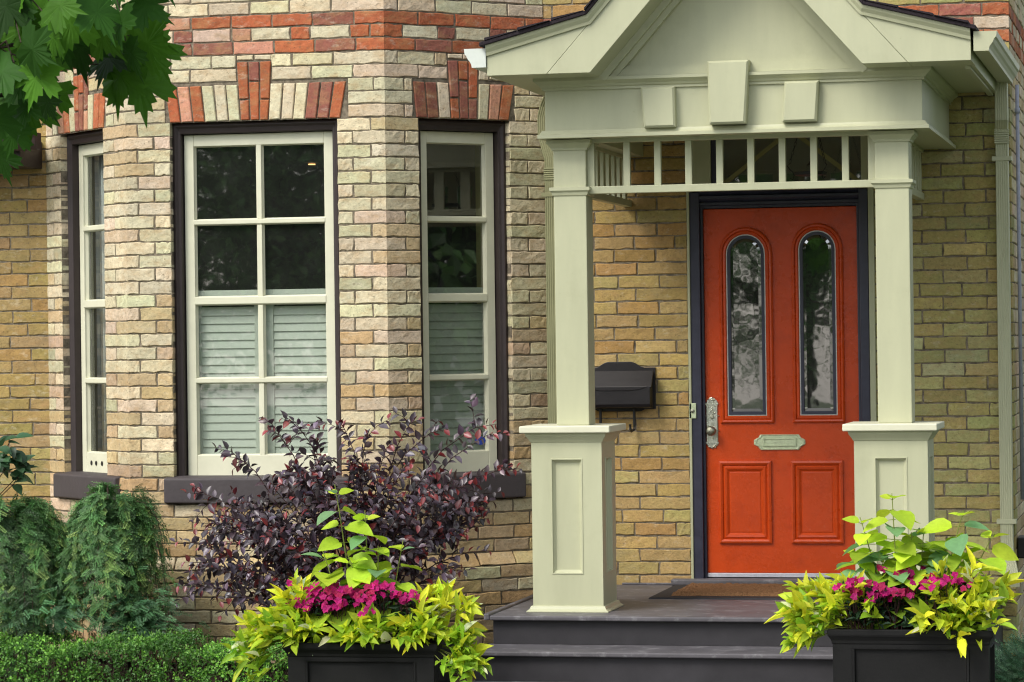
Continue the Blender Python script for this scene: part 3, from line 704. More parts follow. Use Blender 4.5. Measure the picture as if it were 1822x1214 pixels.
def sq(cx, cy, h, z): return [(cx-h, cy-h, z), (cx+h, cy-h, z), (cx+h, cy+h, z), (cx-h, cy+h, z)]
def pedestal(cx):
    cy = YF+.182; h = .182
    pd = bpy.data.objects.new('pedestal', None); COL.objects.link(pd); pd.parent = porch; pd.location = (0, 0, 0)
    b = mb()
    # body as frame-and-panel on each face
    z0, z1 = FZ+.03, 1.31
    pa, pz0, pz1 = .082, .632, 1.220
    for k in range(4):
        c_, s_ = math.cos(k*math.pi/2), math.sin(k*math.pi/2)
        def T(u_, d, z): x, y = u_, -d; return (cx+x*c_-y*s_, cy+x*s_+y*c_, z)
        def rc(i, d, big=False):
            if big: return [T(-h, d, z0-.03), T(h, d, z0-.03), T(h, d, z1), T(-h, d, z1)]
            return [T(-pa+i, d, pz0+i), T(pa-i, d, pz0+i), T(pa-i, d, pz1-i), T(-pa+i, d, pz1-i)]
        b.rings([rc(0, h, True), rc(0, h), rc(.001, h+.003), rc(.006, h+.003), rc(.008, h-.006), rc(.012, h-.010), rc(.020, h-.018), rc(.022, h-.020)], True)
    b.build('pedestal_body', PT, pd)
    b = mb(); b.rings([sq(cx, cy, h+.030, FZ+.0005), sq(cx, cy, h+.030, FZ+.006), sq(cx, cy, h+.016, FZ+.016), sq(cx, cy, h+.010, FZ+.030), sq(cx, cy, h-.001, FZ+.033)], True, True); b.build('base_moulding', PT, pd, .001)
    b = mb(); b.rings([sq(cx, cy, h-.001, 1.300), sq(cx, cy, h+.004, 1.304), sq(cx, cy, h+.010, 1.315), sq(cx, cy, h+.024, 1.335), sq(cx, cy, h+.028, 1.350)], True); b.build('bed_moulding', PT, pd)
    b = mb(); b.rings([sq(cx, cy, h+.052, 1.3505), sq(cx, cy, h+.052, 1.386)], True, True); b.build('pedestal_cap', M['sash'], pd, .006, seg=3)
def post(cx):
    h = .0845; cy = -1.63+h
    po = bpy.data.objects.new('post', None); COL.objects.link(po); po.parent = porch
    mb().rings([sq(cx, cy, h, 1.3862), sq(cx, cy, h, 2.848)], True, True).build('post_shaft', PT, po, .004)
    b = mb(); b.rings([sq(cx, cy, h+.0005, 2.556), sq(cx, cy, h+.006, 2.560), sq(cx, cy, h+.010, 2.575), sq(cx, cy, h+.020, 2.584), sq(cx, cy, h+.020, 2.600), sq(cx, cy, h+.0005, 2.603)]); b.build('collar', PT, po)
    b = mb(); b.rings([sq(cx, cy, h+.0005, 2.788), sq(cx, cy, h+.008, 2.790), sq(cx, cy, h+.010, 2.800), sq(cx, cy, h+.024, 2.818), sq(cx, cy, h+.030, 2.824), sq(cx, cy, h+.030, 2.842)], True); b.build('capital', PT, po)
for cx in (.660, 2.302): pedestal(cx)
for cx in (.678, 2.317): post(cx)

# entablature: three box beams
ent = bpy.data.objects.new('entablature', None); COL.objects.link(ent); ent.parent = porch
XL, XR = .572, 2.480
b = mb()
b.box(XL, XR, YF, YF+.20, 2.846, 3.10); b.box(XL, XL+.20, YF+.2005, -.002, 2.846, 3.10); b.box(XR-.20, XR, YF+.2005, -.002, 2.846, 3.10)
b.build('frieze_board', PT, ent, .003)
def around(prof, name, m_):
    """moulding profile (out, z) swept round the three open sides"""
    P_ = []
    for o_, z in prof:
        P_.append([(XL-o_, -.002, z), (XL-o_, YF-o_, z), (XR+o_, YF-o_, z), (XR+o_, -.002, z)])
    b = mb(); F = []; V = np.array(P_).reshape(-1, 3)
    for i in range(len(prof)-1):
        for j in range(3): F.append((i*4+j, i*4+j+1, (i+1)*4+j+1, (i+1)*4+j))
    b.bulk(V, F); return b.build(name, m_, ent)
around([(-.03, 2.8455), (.034, 2.8450), (.034, 2.862), (.026, 2.866), (.018, 2.876), (.014, 2.884), (.001, 2.886)], 'ledge_moulding', PT)
around([(.001, 3.086), (.012, 3.088), (.012, 3.100), (.020, 3.104), (.026, 3.114), (.044, 3.128), (.050, 3.132), (.050, 3.148), (-.03, 3.150)], 'crown_moulding', PT)
bx(XL+.2, XR-.2, YF+.2, -.002, 3.04, 3.06).build('porch_ceiling', M['trim_dark'], ent)

def block(P4, d):
    c = np.mean(np.array(P4), axis=0); b = mb()
    def lp(i, y): return [(p_[0]-np.sign(p_[0]-c[0])*i, y, p_[1]-np.sign(p_[1]-c[1])*i) for p_ in P4]
    b.rings([lp(0, YF+.01), lp(0, YF-d+.010), lp(.010, YF-d)], True); return b
block([(1.090, 2.884), (1.250, 2.884), (1.247, 3.088), (1.075, 3.088)], .055).build('frieze_block', PT, ent)
block([(1.789, 2.893), (1.960, 2.893), (1.974, 3.094), (1.803, 3.094)], .055).build('frieze_block', PT, ent)
block([(1.427, 2.890), (1.608, 2.890), (1.629, 3.206), (1.420, 3.206)], .085).build('keystone', PT, ent)

# lattice friezes between the posts
lt = bpy.data.objects.new('lattice_frieze', None); COL.objects.link(lt); lt.parent = porch
b = mb(); b.box(.763, 2.232, -1.60, -1.555, 2.566, 2.604); b.box(.763, 2.232, -1.60, -1.555, 2.826, 2.848); b.build('rail', PT, lt, .003)
for k in range(8): bx(.967+.1592*k-.017, .967+.1592*k+.017, -1.594, -1.561, 2.6035, 2.8265).build('baluster', PT, lt, .002)
bx(.763, .800, -1.594, -1.561, 2.6035, 2.8265).build('baluster', PT, lt, .002); bx(2.195, 2.232, -1.594, -1.561, 2.6035, 2.8265).build('baluster', PT, lt, .002)
for cx in (.678, 2.317):
    ls = bpy.data.objects.new('lattice_frieze', None); COL.objects.link(ls); ls.parent = porch
    b = mb(); b.box(cx-.022, cx+.022, -1.461, -.002, 2.566, 2.604); b.box(cx-.022, cx+.022, -1.461, -.002, 2.826, 2.848); b.build('rail', PT, ls, .003)
    for k in range(9): bx(cx-.016, cx+.016, -1.40+.1592*k-.03, -1.40+.1592*k+.03, 2.6035, 2.8265).build('baluster', PT, ls, .002)

# gable
gb = bpy.data.objects.new('gable_roof', None); COL.objects.link(gb); gb.parent = porch
CX = 1.542; F0 = -2.02
eo, ez0, ez1, kx_, kz, sl_ = 1.200, 3.148, 3.258, .672, 3.398, 1.13
ib, iz = .676, 3.148
ia = iz+ib*1.13
oa = kz+kx_*1.13
fascia = [(-eo, ez0), (-ib, ez0), (0, ia), (ib, ez0), (eo, ez0), (eo, ez1), (kx_, kz), (0, oa), (-kx_, kz), (-eo, ez1)]
b = mb()
for sgn in (-1, 1):
    for half in ([(sgn*(ib), ez0), (0, ia), (0, oa), (sgn*(kx_-.0008), kz), (sgn*(.895-.001), ez0)], [(sgn*(.895+.001), ez0), (sgn*(kx_+.0008), kz-.0004), (sgn*eo, ez1), (sgn*eo, ez0)]):
        b.prism([(CX+x, F0, z) for x, z in half], (0, .275, 0))
b.build('barge_board', PT, gb, .002)
# crown moulding along the roof edge
b = mb()
line = [(-eo, ez1), (-kx_, kz), (0, oa), (kx_, kz), (eo, ez1)]
def offs(d): return [(-eo, ez1+d), (-kx_-d*.28, kz+d*.86), (0, oa+d*1.4), (kx_+d*.28, kz+d*.86), (eo, ez1+d)]
V = []; prof = [(-.012, .0015), (-.012, .012), (.004, .016), (.022, .030), (.034, .034), (.040, .034), (.040, .0)]
for d, o_ in prof:
    V += [(CX+x, F0-o_, z) for x, z in offs(d)]
V = np.array(V); F = []
for i in range(len(prof)-1):
    for j in range(4): F.append((i*5+j, i*5+j+1, (i+1)*5+j+1, (i+1)*5+j))
b.bulk(V, F)
b.build('edge_moulding', PT, gb)
# shingles
b = mb()
lo_ = offs(.0405); hi_ = offs(.062)
for j in range(4):
    e0 = -.028 if j == 0 else 0; e1 = .028 if j == 3 else 0
    a_, b_ = lo_[j], lo_[j+1]; c_, d_ = hi_[j+1], hi_[j]
    b.prism([(CX+a_[0]+e0, F0-.05, a_[1]+e0*.27), (CX+b_[0]+e1, F0-.05, b_[1]-e1*.27), (CX+c_[0]+e1, F0-.05, c_[1]-e1*.27), (CX+d_[0]+e0, F0-.05, d_[1]+e0*.27)], (0, 2.065, 0))
b.build('shingles', M['shingle'], gb, .004)
# ragged shingle butts along the verge
b = mb(); rr = random.Random(8)
for j in range(4):
    a_, b_ = hi_[j], hi_[j+1]; n_ = int(math.hypot(b_[0]-a_[0], b_[1]-a_[1])/.14)
    for i in range(n_):
        t0, t1 = i/n_, (i+.96)/n_; p0 = (a_[0]+(b_[0]-a_[0])*t0, a_[1]+(b_[1]-a_[1])*t0); p1 = (a_[0]+(b_[0]-a_[0])*t1, a_[1]+(b_[1]-a_[1])*t1)
        h0, h1 = (.004, .012) if j >= 2 else (.012, .004)
        if j in (0, 1): h0, h1 = .014, .003
        y_ = F0-.052-rr.uniform(0, .012)
        b.prism([(CX+p0[0], y_, p0[1]+.001), (CX+p1[0], y_, p1[1]+.001), (CX+p1[0], y_, p1[1]+h1), (CX+p0[0], y_, p0[1]+h0)], (0, .5, 0))
b.build('shingle_course', M['shingle'], gb)
# tympanum with its mouldings, closing the roof
b = mb(); b.prism([(CX-.74, YF+.02, 3.150), (CX+.74, YF+.02, 3.150), (CX, YF+.02, 3.150+.74*1.13)], (0, .06, 0)); b.build('tympanum', PT, gb)
b = mb(); b.box(CX-.66, CX+.66, YF-.012, YF+.02, 3.152, 3.185); b.box(CX-.62, CX+.62, YF+.002, YF+.02, 3.185, 3.200)
for sgn in (-1, 1):
    dx, dz = -sgn*1/1.509, 1.13/1.509; px_, pz_ = CX+sgn*ib, iz
    for (w0, w1, d) in ((.0, .034, .075), (.034, .062, .042)):
        q = []
        for t, w_ in ((0, w0), (1.1, w0), (1.1, w1), (0, w1)):
            q.append((px_+dx*t-sgn*0+(-dz*sgn if False else -sgn*dz*w_), YF+.02-d, pz_+dz*t-w_*(1/1.509)))
        b.prism(q, (0, d, 0))
b.build('tympanum_moulding', PT, gb)
# soffits and side fascias
bx(CX-eo, XL, F0+.275, -.002, 3.150, 3.165).build('soffit', PT, gb); bx(XR, CX+eo, F0+.275, -.002, 3.150, 3.165).build('soffit', PT, gb)
bx(CX-eo-.001, CX-eo+.02, F0+.275, -.002, 3.165, ez1+.03).build('side_fascia', PT, gb, .002); b = mb(); b.box(CX+eo-.02, CX+eo+.001, F0+.275, -.002, 3.142, ez1+.03); b.box(CX+eo-.05, CX+eo-.0205, F0+.275, -.002, 3.130, 3.1495); b.build('side_fascia', PT, gb, .002)
# gutters
def gutter(xw, sgn, m_, name):
    prof = [(0, .095), (0, 0), (.072, 0), (.076, .022), (.092, .042), (.100, .060), (.108, .068), (.112, .095), (.108, .095), (.104, .070), (.070, .006), (.004, .004), (.004, .095)]
    b = mb(); z = 3.190
    b.prism([(xw+sgn*x, F0-.01, z+h) for x, h in prof], (0, 2.0, 0))
    b.prism([(xw+sgn*x, F0-.012, z+h) for x, h in prof[:8]], (0, .003, 0))
    return b.build(name, m_, porch)
gutter(CX-eo-.003, -1, M['white_metal'], 'gutter'); gutter(CX+eo+.014, 1, PT, 'gutter')

def downspout(path, w, d, m_, name, parent, elbows=(), straps=()):
    """fluted rectangular pipe following a path in the wall plane"""
    ds = bpy.data.objects.new(name, None); COL.objects.link(ds); ds.parent = parent
    n_ = 6; cross = []
    for i in range(n_): 
        t0 = -w/2+w*i/n_; t1 = t0+w/n_
        cross += [(t0+.0015, -d/2+.0022), (t0+(w/n_)*.3, -d/2), (t0+(w/n_)*.7, -d/2), (t1-.0015, -d/2+.0022)]
    cross += [(w/2, -d/2+.008), (w/2, d/2), (-w/2, d/2), (-w/2, -d/2+.008)]
    b = mb(); L_ = []
    path = [Vector(p_) for p_ in path]
    for i, p_ in enumerate(path):
        dd = (path[min(i+1, len(path)-1)]-path[max(i-1, 0)]).normalized()
        sx_ = Vector((1, 0, 0)); sx_ = (sx_-dd*sx_.dot(dd)).normalized(); sy_ = dd.cross(sx_)
        if sy_.y < 0: sy_ = -sy_
        L_.append([tuple(p_+sx_*x+sy_*y) for x, y in cross])
    b.rings(L_, True, True).build('pipe', m_, ds)
    if elbows:
        b = mb()
        for (z0, z1, x, y) in elbows:
            k = int((z1-z0)/.012)
            for i in range(k): b.rings([[(x+a_*(w/2+o_), y+c_*(d/2+o_), z0+i*.012+h) for a_, c_ in ((-1, -1), (1, -1), (1, 1), (-1, 1))] for o_, h in ((.0005, 0), (.004, .004), (.004, .007), (.0005, .011))])
        b.build('crimped_joint', m_, ds)
    if straps:
        for z, x, y in straps: bx(x-w/2-.018, x+w/2+.018, y-d/2-.004, y+d/2+.03, z-.012, z+.012).build('strap', m_, ds, .001)
    return ds
downspout([(2.772, -.12, 3.192), (2.772, -.12, 2.99), (2.768, -.075, 2.95), (2.768, -.062, 2.88), (2.768, -.062, .70), (2.772, -.070, .62), (2.785, -.11, .56), (2.80, -.19, .51), (2.81, -.28, .485)], .070, .055, PT, 'downspout', porch, [(2.86, 2.95, 2.768, -.068)], [(2.78, 2.768, -.062), (.80, 2.768, -.062)])
downspout([(.268, -.14, 3.192), (.240, -.11, 3.14), (.224, -.10, 3.08), (.224, -.10, 2.99), (.245, -.10, 2.90), (.262, -.10, 2.84), (.262, -.10, .1)], .070, .055, M['pipe_shaded'], 'downspout', porch, [(2.72, 2.80, .262, -.10)], [(2.64, .262, -.10)])

# ------------------------------------------------------------------ wall fittings
mbx = thing('mailbox', (.62, -.07, 1.55), 'black wall mailbox with arched top and sloping lid beside the left porch post', 'mailbox')
X0, X1 = .415, .825
b = mb(); prof = [(-.012, 1.432), (-.115, 1.440), (-.125, 1.458), (-.125, 1.552), (-.050, 1.640), (-.012, 1.640)]
b.prism([(X0+.012, y, z) for y, z in prof], (X1-X0-.024, 0, 0)); b.build('box_body', M['mail'], mbx, .004)
b = mb(); b.prism([(X0+.004, -.128, 1.556), (X0+.004, -.053, 1.645), (X0+.004, -.045, 1.640), (X0+.004, -.122, 1.548)], (X1-X0-.008, 0, 0))
b.prism([(X0+.02, -.1295, 1.557), (X1-.02, -.1295, 1.557), (X1-.07, -.1295, 1.541), (X1-.12, -.1295, 1.534), (X0+.12, -.1295, 1.534), (X0+.07, -.1295, 1.541)], (0, .004, 0)); b.build('lid', M['mail'], mbx, .002)
b = mb(); bp_ = [(X0, 1.428), (X0+.06, 1.428), (X0+.085, 1.415), (X1-.085, 1.415), (X1-.06, 1.428), (X1, 1.428), (X1, 1.662), (X1-.065, 1.662)]
for t in np.linspace(0, 1, 7): bp_.append((X1-.085-.06*t, 1.668+.027*math.sin(t*math.pi/2)))
for t in np.linspace(1, 0, 7): bp_.append((X0+.085+.06*t, 1.668+.027*math.sin(t*math.pi/2)))
bp_ += [(X0+.065, 1.662), (X0, 1.662)]
b.prism([(x, -.014, z) for x, z in bp_], (0, .012, 0)); b.build('back_plate', M['mail'], mbx, .002)
for hx in (.512, .705):
    b = mb(); b.tube([(hx, -.03, 1.43), (hx, -.03, 1.34), (hx, -.034, 1.315), (hx-.012, -.06, 1.305), (hx-.014, -.085, 1.318), (hx-.014, -.088, 1.345)], .008, 8); b.build('newspaper_hook', M['iron'], mbx)
lan = thing('hanging_lantern', (1.815, -.85, 3.04), 'dark iron dish lantern hung on chains under the porch ceiling', 'lantern')
b = mb(); b.lathe((1.815, -.85, 2.668), [(.001, 0), (.05, .001), (.085, .006), (.088, .022), (.080, .024), (.001, .02)], n=24); b.build('dish', M['iron'], lan)
b = mb(); b.lathe((1.815, -.85, 2.69), [(.004, 0), (.004, .035), (.022, .036), (.014, .044), (.001, .06)], n=14); b.build('finial', M['iron'], lan)
for az in (200, 320, 80):
    c_, s_ = math.cos(R(az)), math.sin(R(az)); b = mb()
    p0 = Vector((1.815+.02*c_, -.85+.02*s_, 3.03)); p1 = Vector((1.815+.112*c_, -.85+.112*s_, 2.735))
    nL_ = 13
    for i in range(nL_):
        q = p0.lerp(p1, (i+.5)/nL_); d = (p1-p0)/nL_*.62; sd = Vector((s_, -c_, 0))*.005 if i % 2 else Vector((c_, s_, .2))*.005
        b.tube([q-d+sd*.2, q-d*.5+sd, q+d*.5+sd, q+d, q+d*.5-sd, q-d*.5-sd, q-d+sd*.2], .0017, 5)
    e_ = Vector((c_, s_, 0)); base = Vector((1.815, -.85, 2.672))
    b.tube([tuple(p1), tuple(p1+e_*.012-Vector((0, 0, .012))), tuple(p1-Vector((0, 0, .03))), tuple(base+e_*.095+Vector((0, 0, .018))), tuple(base+e_*.088), tuple(base+e_*.096-Vector((0, 0, .022))), tuple(base+e_*.112-Vector((0, 0, .012)))], .003, 6)
    b.build('chain', M['iron'], lan)
mat_t = thing('doormat', (1.4, -.5, FZ), 'brown coir doormat with black rubber border in front of red door', 'doormat')
b = mb(); b.rings([[(.93, -.925, FZ+.0005), (2.05, -.925, FZ+.0005), (2.05, -.10, FZ+.0005), (.93, -.10, FZ+.0005)], [(.935, -.92, FZ+.008), (2.045, -.92, FZ+.008), (2.045, -.105, FZ+.008), (.935, -.105, FZ+.008)]], True, True); b.build('rubber_border', M['rubber'], mat_t, .002)
b = mb(); rr = np.random.default_rng(2); gx, gy = 90, 40; V = []; F = []
for j in range(gy+1):
    for i in range(gx+1):
        e_ = (i in (0, gx) or j in (0, gy)); V.append((1.035+.91*i/gx+rr.normal(0, .002), -.815+.62*j/gy+rr.normal(0, .002), FZ+(.0085 if e_ else .026+rr.normal(0, .002))))
for j in range(gy):
    for i in range(gx): F.append((j*(gx+1)+i, j*(gx+1)+i+1, (j+1)*(gx+1)+i+1, (j+1)*(gx+1)+i))
b.bulk(V, F); b.build('coir_pile', M['coir'], mat_t)
b = mb(); b.tube([(2.834, .30, 3.21), (2.834, .30, .9)], .011, 10); b.lathe((2.834, .30, 3.05), [(.011, 0), (.015, .002), (.015, .03), (.011, .032)]); b.build('conduit', M['conduit'], house, smooth=True)
ub = thing('utility_box', (2.85, .2, .6), 'small black utility box on the side wall at the right edge', 'utility box')
bx(2.813, 2.90, .12, .34, .585, .70).build('box_body', M['mail'], ub, .005)
mb().tube([(2.855, .2, .586), (2.856, .19, .50), (2.88, .14, .42), (2.93, .10, .36), (2.95, .10, .1)], .012, 8).build('cable', M['iron'], ub)
# brown gutter and downspout on the far left wall
lg = bpy.data.objects.new('gutter', None); COL.objects.link(lg); lg.parent = house
b = mb(); gp = [(0, .10), (0, .03), (.02, 0), (.07, 0), (.095, .03), (.11, .075), (.125, .085), (.125, .10)]
b.prism([(-4.3, -.42-y+.1, 2.955+z) for y, z in gp], (1.605, 0, 0)); b.build('gutter_trough', M['gutterbrown'], lg, .003)
bx(-4.3, -2.83, -.31, .035, 2.87, 3.03).build('fascia', M['brown'], lg, .003)
downspout([(-2.81, -.30, 4.2), (-2.81, -.30, 3.07)], .10, .07, M['gutterbrown'], 'downspout', house)

# ------------------------------------------------------------------ planters
def planter(x0, x1, y0, y1, zt, label):
    t = thing('planter_box', ((x0+x1)/2, (y0+y1)/2, 0), label, 'planter', 'black planter boxes flanking the steps')
    i0, i1, j0, j1 = x0+.022, x1-.022, y0+.022, y1-.022
    def rc(o_, z): return [(i0-o_, j0-o_, z), (i1+o_, j0-o_, z), (i1+o_, j1+o_, z), (i0-o_, j1+o_, z)]
    b = mb()
    # panelled sides
    for (O, u, n, L) in (((i0, j0, 0), (1, 0, 0), (0, -1, 0), i1-i0), ((i1, j0, 0), (0, 1, 0), (1, 0, 0), j1-j0), ((i1, j1, 0), (-1, 0, 0), (0, 1, 0), i1-i0), ((i0, j1, 0), (0, -1, 0), (-1, 0, 0), j1-j0)):
        O = np.array(O, float); u = np.array(u, float); n = np.array(n, float)
        q = lambda i, d: [O+u*i+n*d+np.array([0, 0, .02+i*.7]), O+u*(L-i)+n*d+np.array([0, 0, .02+i*.7]), O+u*(L-i)+n*d+np.array([0, 0, zt-.075-i*.35+.02]), O+u*i+n*d+np.array([0, 0, zt-.075-i*.35+.02])]
        b.rings([q(0, 0), q(.085, 0), q(.089, .005), q(.098, .004), q(.104, -.010), q(.108, -.012)], True)
    b.build('box_body', M['planter'], t)
    b = mb(); b.rings([rc(-.001, zt-.068), rc(.004, zt-.064), rc(.006, zt-.050), rc(.016, zt-.034), rc(.020, zt-.030), rc(.022, zt-.022), rc(.022, zt), rc(-.02, zt), rc(-.02, zt-.07)]); b.build('rim', M['planter'], t, .002)
    b = mb(); b.rings([rc(-.015, zt-.05)], True); b.build('soil', M['soil'], t)
    return t
planter(-.512, .253, -2.85, -2.40, .385, 'lower black panelled planter box in front of the purple-leaved shrub')
planter(2.138, 2.882, -3.10, -2.64, .495, 'taller black panelled planter box at the right end of the steps')

# ------------------------------------------------------------------ leaves
def tmpl(w=(.0, .42, .5, .34, 0), droop=.12, fold=.12):
    n_ = len(w); V = []; F = []
    for i, ww in enumerate(w):
        t = i/(n_-1); zc = -droop*t*t; ww = max(ww, .012)
        V += [(-ww, t, zc+fold*ww), (0, t, zc), (ww, t, zc+fold*ww)]
    for i in range(n_-1):
        a = i*3; F += [(a, a+1, a+4, a+3), (a+1, a+2, a+5, a+4)]
    return np.array(V), np.array(F)
T_OV = tmpl((0, .36, .48, .44, .26, 0), .18, .25)       # ovate
T_HEART = tmpl((.20, .47, .5, .42, .24, 0), .16, .2)     # broad
T_LAN = tmpl((0, .42, .5, .30, 0), .12, .3)              # lance
T_SM = tmpl((.05, .5, .42, 0), .15, .3)
T_DI = (np.array([(0, 0, 0), (-.5, .5, .08), (.5, .5, .08), (0, 1, -.05)], float), np.array([(0, 2, 3, 1)]))
def unit(a): return a/np.maximum(np.linalg.norm(a, axis=-1, keepdims=True), 1e-9)
def leaves(b, T, pos, dirv, upv, ln, wd, cols):
    V, F = T; pos = np.asarray(pos, float); d = unit(np.asarray(dirv, float)); upv = np.asarray(upv, float)
    s = unit(np.cross(d, upv)); n = np.cross(s, d); ln = np.asarray(ln, float)[:, None, None]; wd = np.asarray(wd, float)[:, None, None]
    P = pos[:, None, :] + s[:, None, :]*V[None, :, 0, None]*wd + d[:, None, :]*V[None, :, 1, None]*ln + n[:, None, :]*V[None, :, 2, None]*ln
    N = len(pos); nv = len(V)
    FF = (F[None] + (np.arange(N)*nv)[:, None, None]).reshape(-1, F.shape[1])
    b.bulk(P.reshape(-1, 3), FF, np.repeat(np.asarray(cols, float), len(F), axis=0))
def jit(base, N, g, s=.18, h=.06):
    base = np.asarray(base, float); base = np.tile(base, (N, 1)) if base.ndim == 1 else base
    return np.clip(base*(1+g.normal(0, s, (N, 1)))*(1+g.normal(0, h, (N, 3))), .003, .9)
def rdir(g, N): return unit(g.normal(0, 1, (N, 3)))

# boxwood hedge
def hedge():
    g = np.random.default_rng(21); t = thing('boxwood_hedge', (-2.2, -1.75, 0), 'low clipped boxwood hedge with small glossy leaves along the bottom left', 'hedge')
    b = mb(); n_s = 3600
    x = g.uniform(-3.4, -.55, n_s); y = -1.72+g.uniform(-.30, .30, n_s)
    h = .250+.018*np.sin(x*7)+.014*np.sin(x*17+1)+.012*np.sin(x*31)
    f = g.random(n_s)
    z = np.where(f < .5, h-np.abs(g.normal(0, .025, n_s)), g.uniform(.02, 1, n_s)*h)
    y = np.where(f >= .5, np.where(g.random(n_s) < .8, -1.99-.03*np.sin(x*11)-.02*np.sin(x*23+z*30)+np.abs(g.normal(0, .05, n_s)), y), y)
    base = np.stack([x, y, z], 1)
    out = np.stack([g.normal(0, .5, n_s), np.where(f < .5, g.normal(-.2, .5, n_s), -.9+g.normal(0, .3, n_s)), np.where(f < .5, 1, .55)+g.normal(0, .3, n_s)], 1); out = unit(out)
    cl = (np.sin(x*5.1)+np.sin(x*13.7+z*19)+np.sin(y*17+x*3))/3
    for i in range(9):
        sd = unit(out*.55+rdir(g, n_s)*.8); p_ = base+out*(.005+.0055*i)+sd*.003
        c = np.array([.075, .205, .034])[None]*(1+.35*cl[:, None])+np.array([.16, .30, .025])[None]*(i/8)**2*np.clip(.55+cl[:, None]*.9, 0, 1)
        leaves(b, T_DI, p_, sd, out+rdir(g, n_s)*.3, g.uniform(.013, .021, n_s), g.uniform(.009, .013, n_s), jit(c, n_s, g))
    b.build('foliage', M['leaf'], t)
    b = mb()
    for i in range(330):
        xx = g.uniform(-3.4, -.55); yy = -1.72+g.uniform(-.24, .2); b.tube([(xx, yy, 0), (xx+g.normal(0, .03), yy+g.normal(0, .03), .12), (xx+g.normal(0, .06), yy+g.normal(-.02, .06), .235)], [.006, .004, .002], 5)
    b.build('stems', M['bark'], t)
hedge()

# weeping hemlocks
def spray_t():
    V = []; F = []
    g = np.random.default_rng(1); n_ = 9
    for i in range(n_):
        t = (i+.5)/n_; L_ = .19*(1-.45*t)
        for s in (-1, 1):
            k = len(V); a = g.uniform(.8, 1.2); dx = s*L_*math.sin(a); dy = L_*math.cos(a)*.6; w = .045
            V += [(0, t, 0), (dx*.5, t+dy*.5-w, .015), (dx, t+dy, g.normal(0, .03)), (dx*.5, t+dy*.5+w, .015)]; F.append((k, k+1, k+2, k+3))
    return np.array(V), np.array(F)
T_SPR = spray_t()
def hemlock(cx, cy, ztop, rx, ry, n_br, seed, label, extra=(), hang=(.25, .65)):
    g = np.random.default_rng(seed); t = thing('weeping_conifer', (cx, cy, 0), label, 'conifer shrub', 'weeping conifers against the bay')
    b = mb(); st = mb()
    P_, D_, U_, C_, L_ = [], [], [], [], []
    st.tube([(cx+.02, cy+.05, 0), (cx-.03, cy+.03, .35), (cx+.02, cy+.02, ztop*.75), (cx, cy, ztop*.90)], [.022, .018, .012, .006], 7)
    ncl = max(30, n_br//7); cls = [(g.uniform(0, 2*math.pi), math.sqrt(g.uniform(.05, 1)), g.normal(0, .045), g.uniform(.55, 1.4)) for _ in range(ncl)]
    for k in range(n_br):
        ca, cr, ch_, ct = cls[k % ncl]; az = ca+g.normal(0, .14); rad = min(max(cr+g.normal(0, .07), .12), 1.08); ex, ey = math.cos(az)*rx*rad, math.sin(az)*ry*rad
        lump = 1+.06*math.sin(az*3+seed)+.05*math.sin(az*7)
        hgt = ztop*(1.0-.13*rad**3)*lump+ch_+g.normal(0, .014); drop = g.uniform(*hang)*(.35+.75*rad); zend = max(hgt-drop, .05+g.uniform(0, .12))
        p0 = np.array([cx+ex*.25, cy+ey*.25, hgt-.10]); p1 = np.array([cx+ex*.62, cy+ey*.62, hgt+.035]); p2 = np.array([cx+ex*1.05, cy+ey*1.05, hgt-.03]); p3 = np.array([cx+ex*1.06+g.normal(0, .025), cy+ey*1.10-.02, zend])
        pts = np.array([(1-s)**3*p0+3*(1-s)**2*s*p1+3*(1-s)*s*s*p2+s**3*p3 for s in np.linspace(0, 1, 15)])
        if k % 3 == 0: st.tube([tuple(q) for q in pts[::2]], list(np.linspace(.005, .0012, 8)), 4, False)
        tone = g.uniform(.75, 1.25)*ct; fresh = g.random() < .45
        for i in range(3, 15):
            tg = unit(pts[min(i+1, 14)]-pts[i-1]); rad_dir = unit(np.array([ex, ey, 0])+1e-6); side = unit(np.cross(tg, rad_dir+np.array([0, 0, .3]))+1e-6)
            for s in (-1, 1, 0):
                d = tg*.55+side*s*g.uniform(.7, 1.3)+rad_dir*.25+np.array([0, -.1, -.25])+g.normal(0, .22, 3)
                P_.append(pts[i]+g.normal(0, .006, 3)); D_.append(d); U_.append(rad_dir*.7+np.array([0, -.3, .6])+g.normal(0, .25, 3)); L_.append(g.uniform(.045, .085))
                c = np.array([.075, .175, .052])*tone
                if fresh and i > 6 and g.random() < .5: c = np.array([.20, .33, .085])*g.uniform(.7, 1.2)
                C_.append(c)
    for (ax, ay, az_, r_, n_) in extra:
        for i in range(n_):
            q = np.array([ax, ay, az_])+g.normal(0, 1, 3)*np.array([r_, r_*.7, r_*.55]); P_.append(q); D_.append(unit(q-np.array([ax, ay, az_-.03]))+np.array([0, -.2, -.5])+g.normal(0, .2, 3)); U_.append(np.array([0, -.6, .7])+g.normal(0, .2, 3)); L_.append(g.uniform(.05, .085)); C_.append(np.array([.065, .16, .065])*g.uniform(.7, 1.5))
    N = len(P_)
    leaves(b, T_SPR, P_, D_, U_, L_, np.array(L_)*1.6, jit(np.array(C_), N, g, .3))
    b.build('foliage', M['needle'], t); st.build('stems', M['bark'], t)
hemlock(-1.985, -1.22, .985, .31, .24, 230, 33, 'taller weeping conifer mound below the narrow left bay window', [(-1.85, -1.3, .40, .10, 420), (-1.80, -1.3, .30, .08, 220), (-2.05, -1.28, .55, .12, 260)], (.25, .75))
hemlock(-2.52, -1.36, .915, .46, .30, 380, 32, 'wider weeping conifer at the left edge, draping to the hedge', [(-2.25, -1.5, .38, .09, 240), (-2.45, -1.55, .40, .12, 300)], (.40, .98))

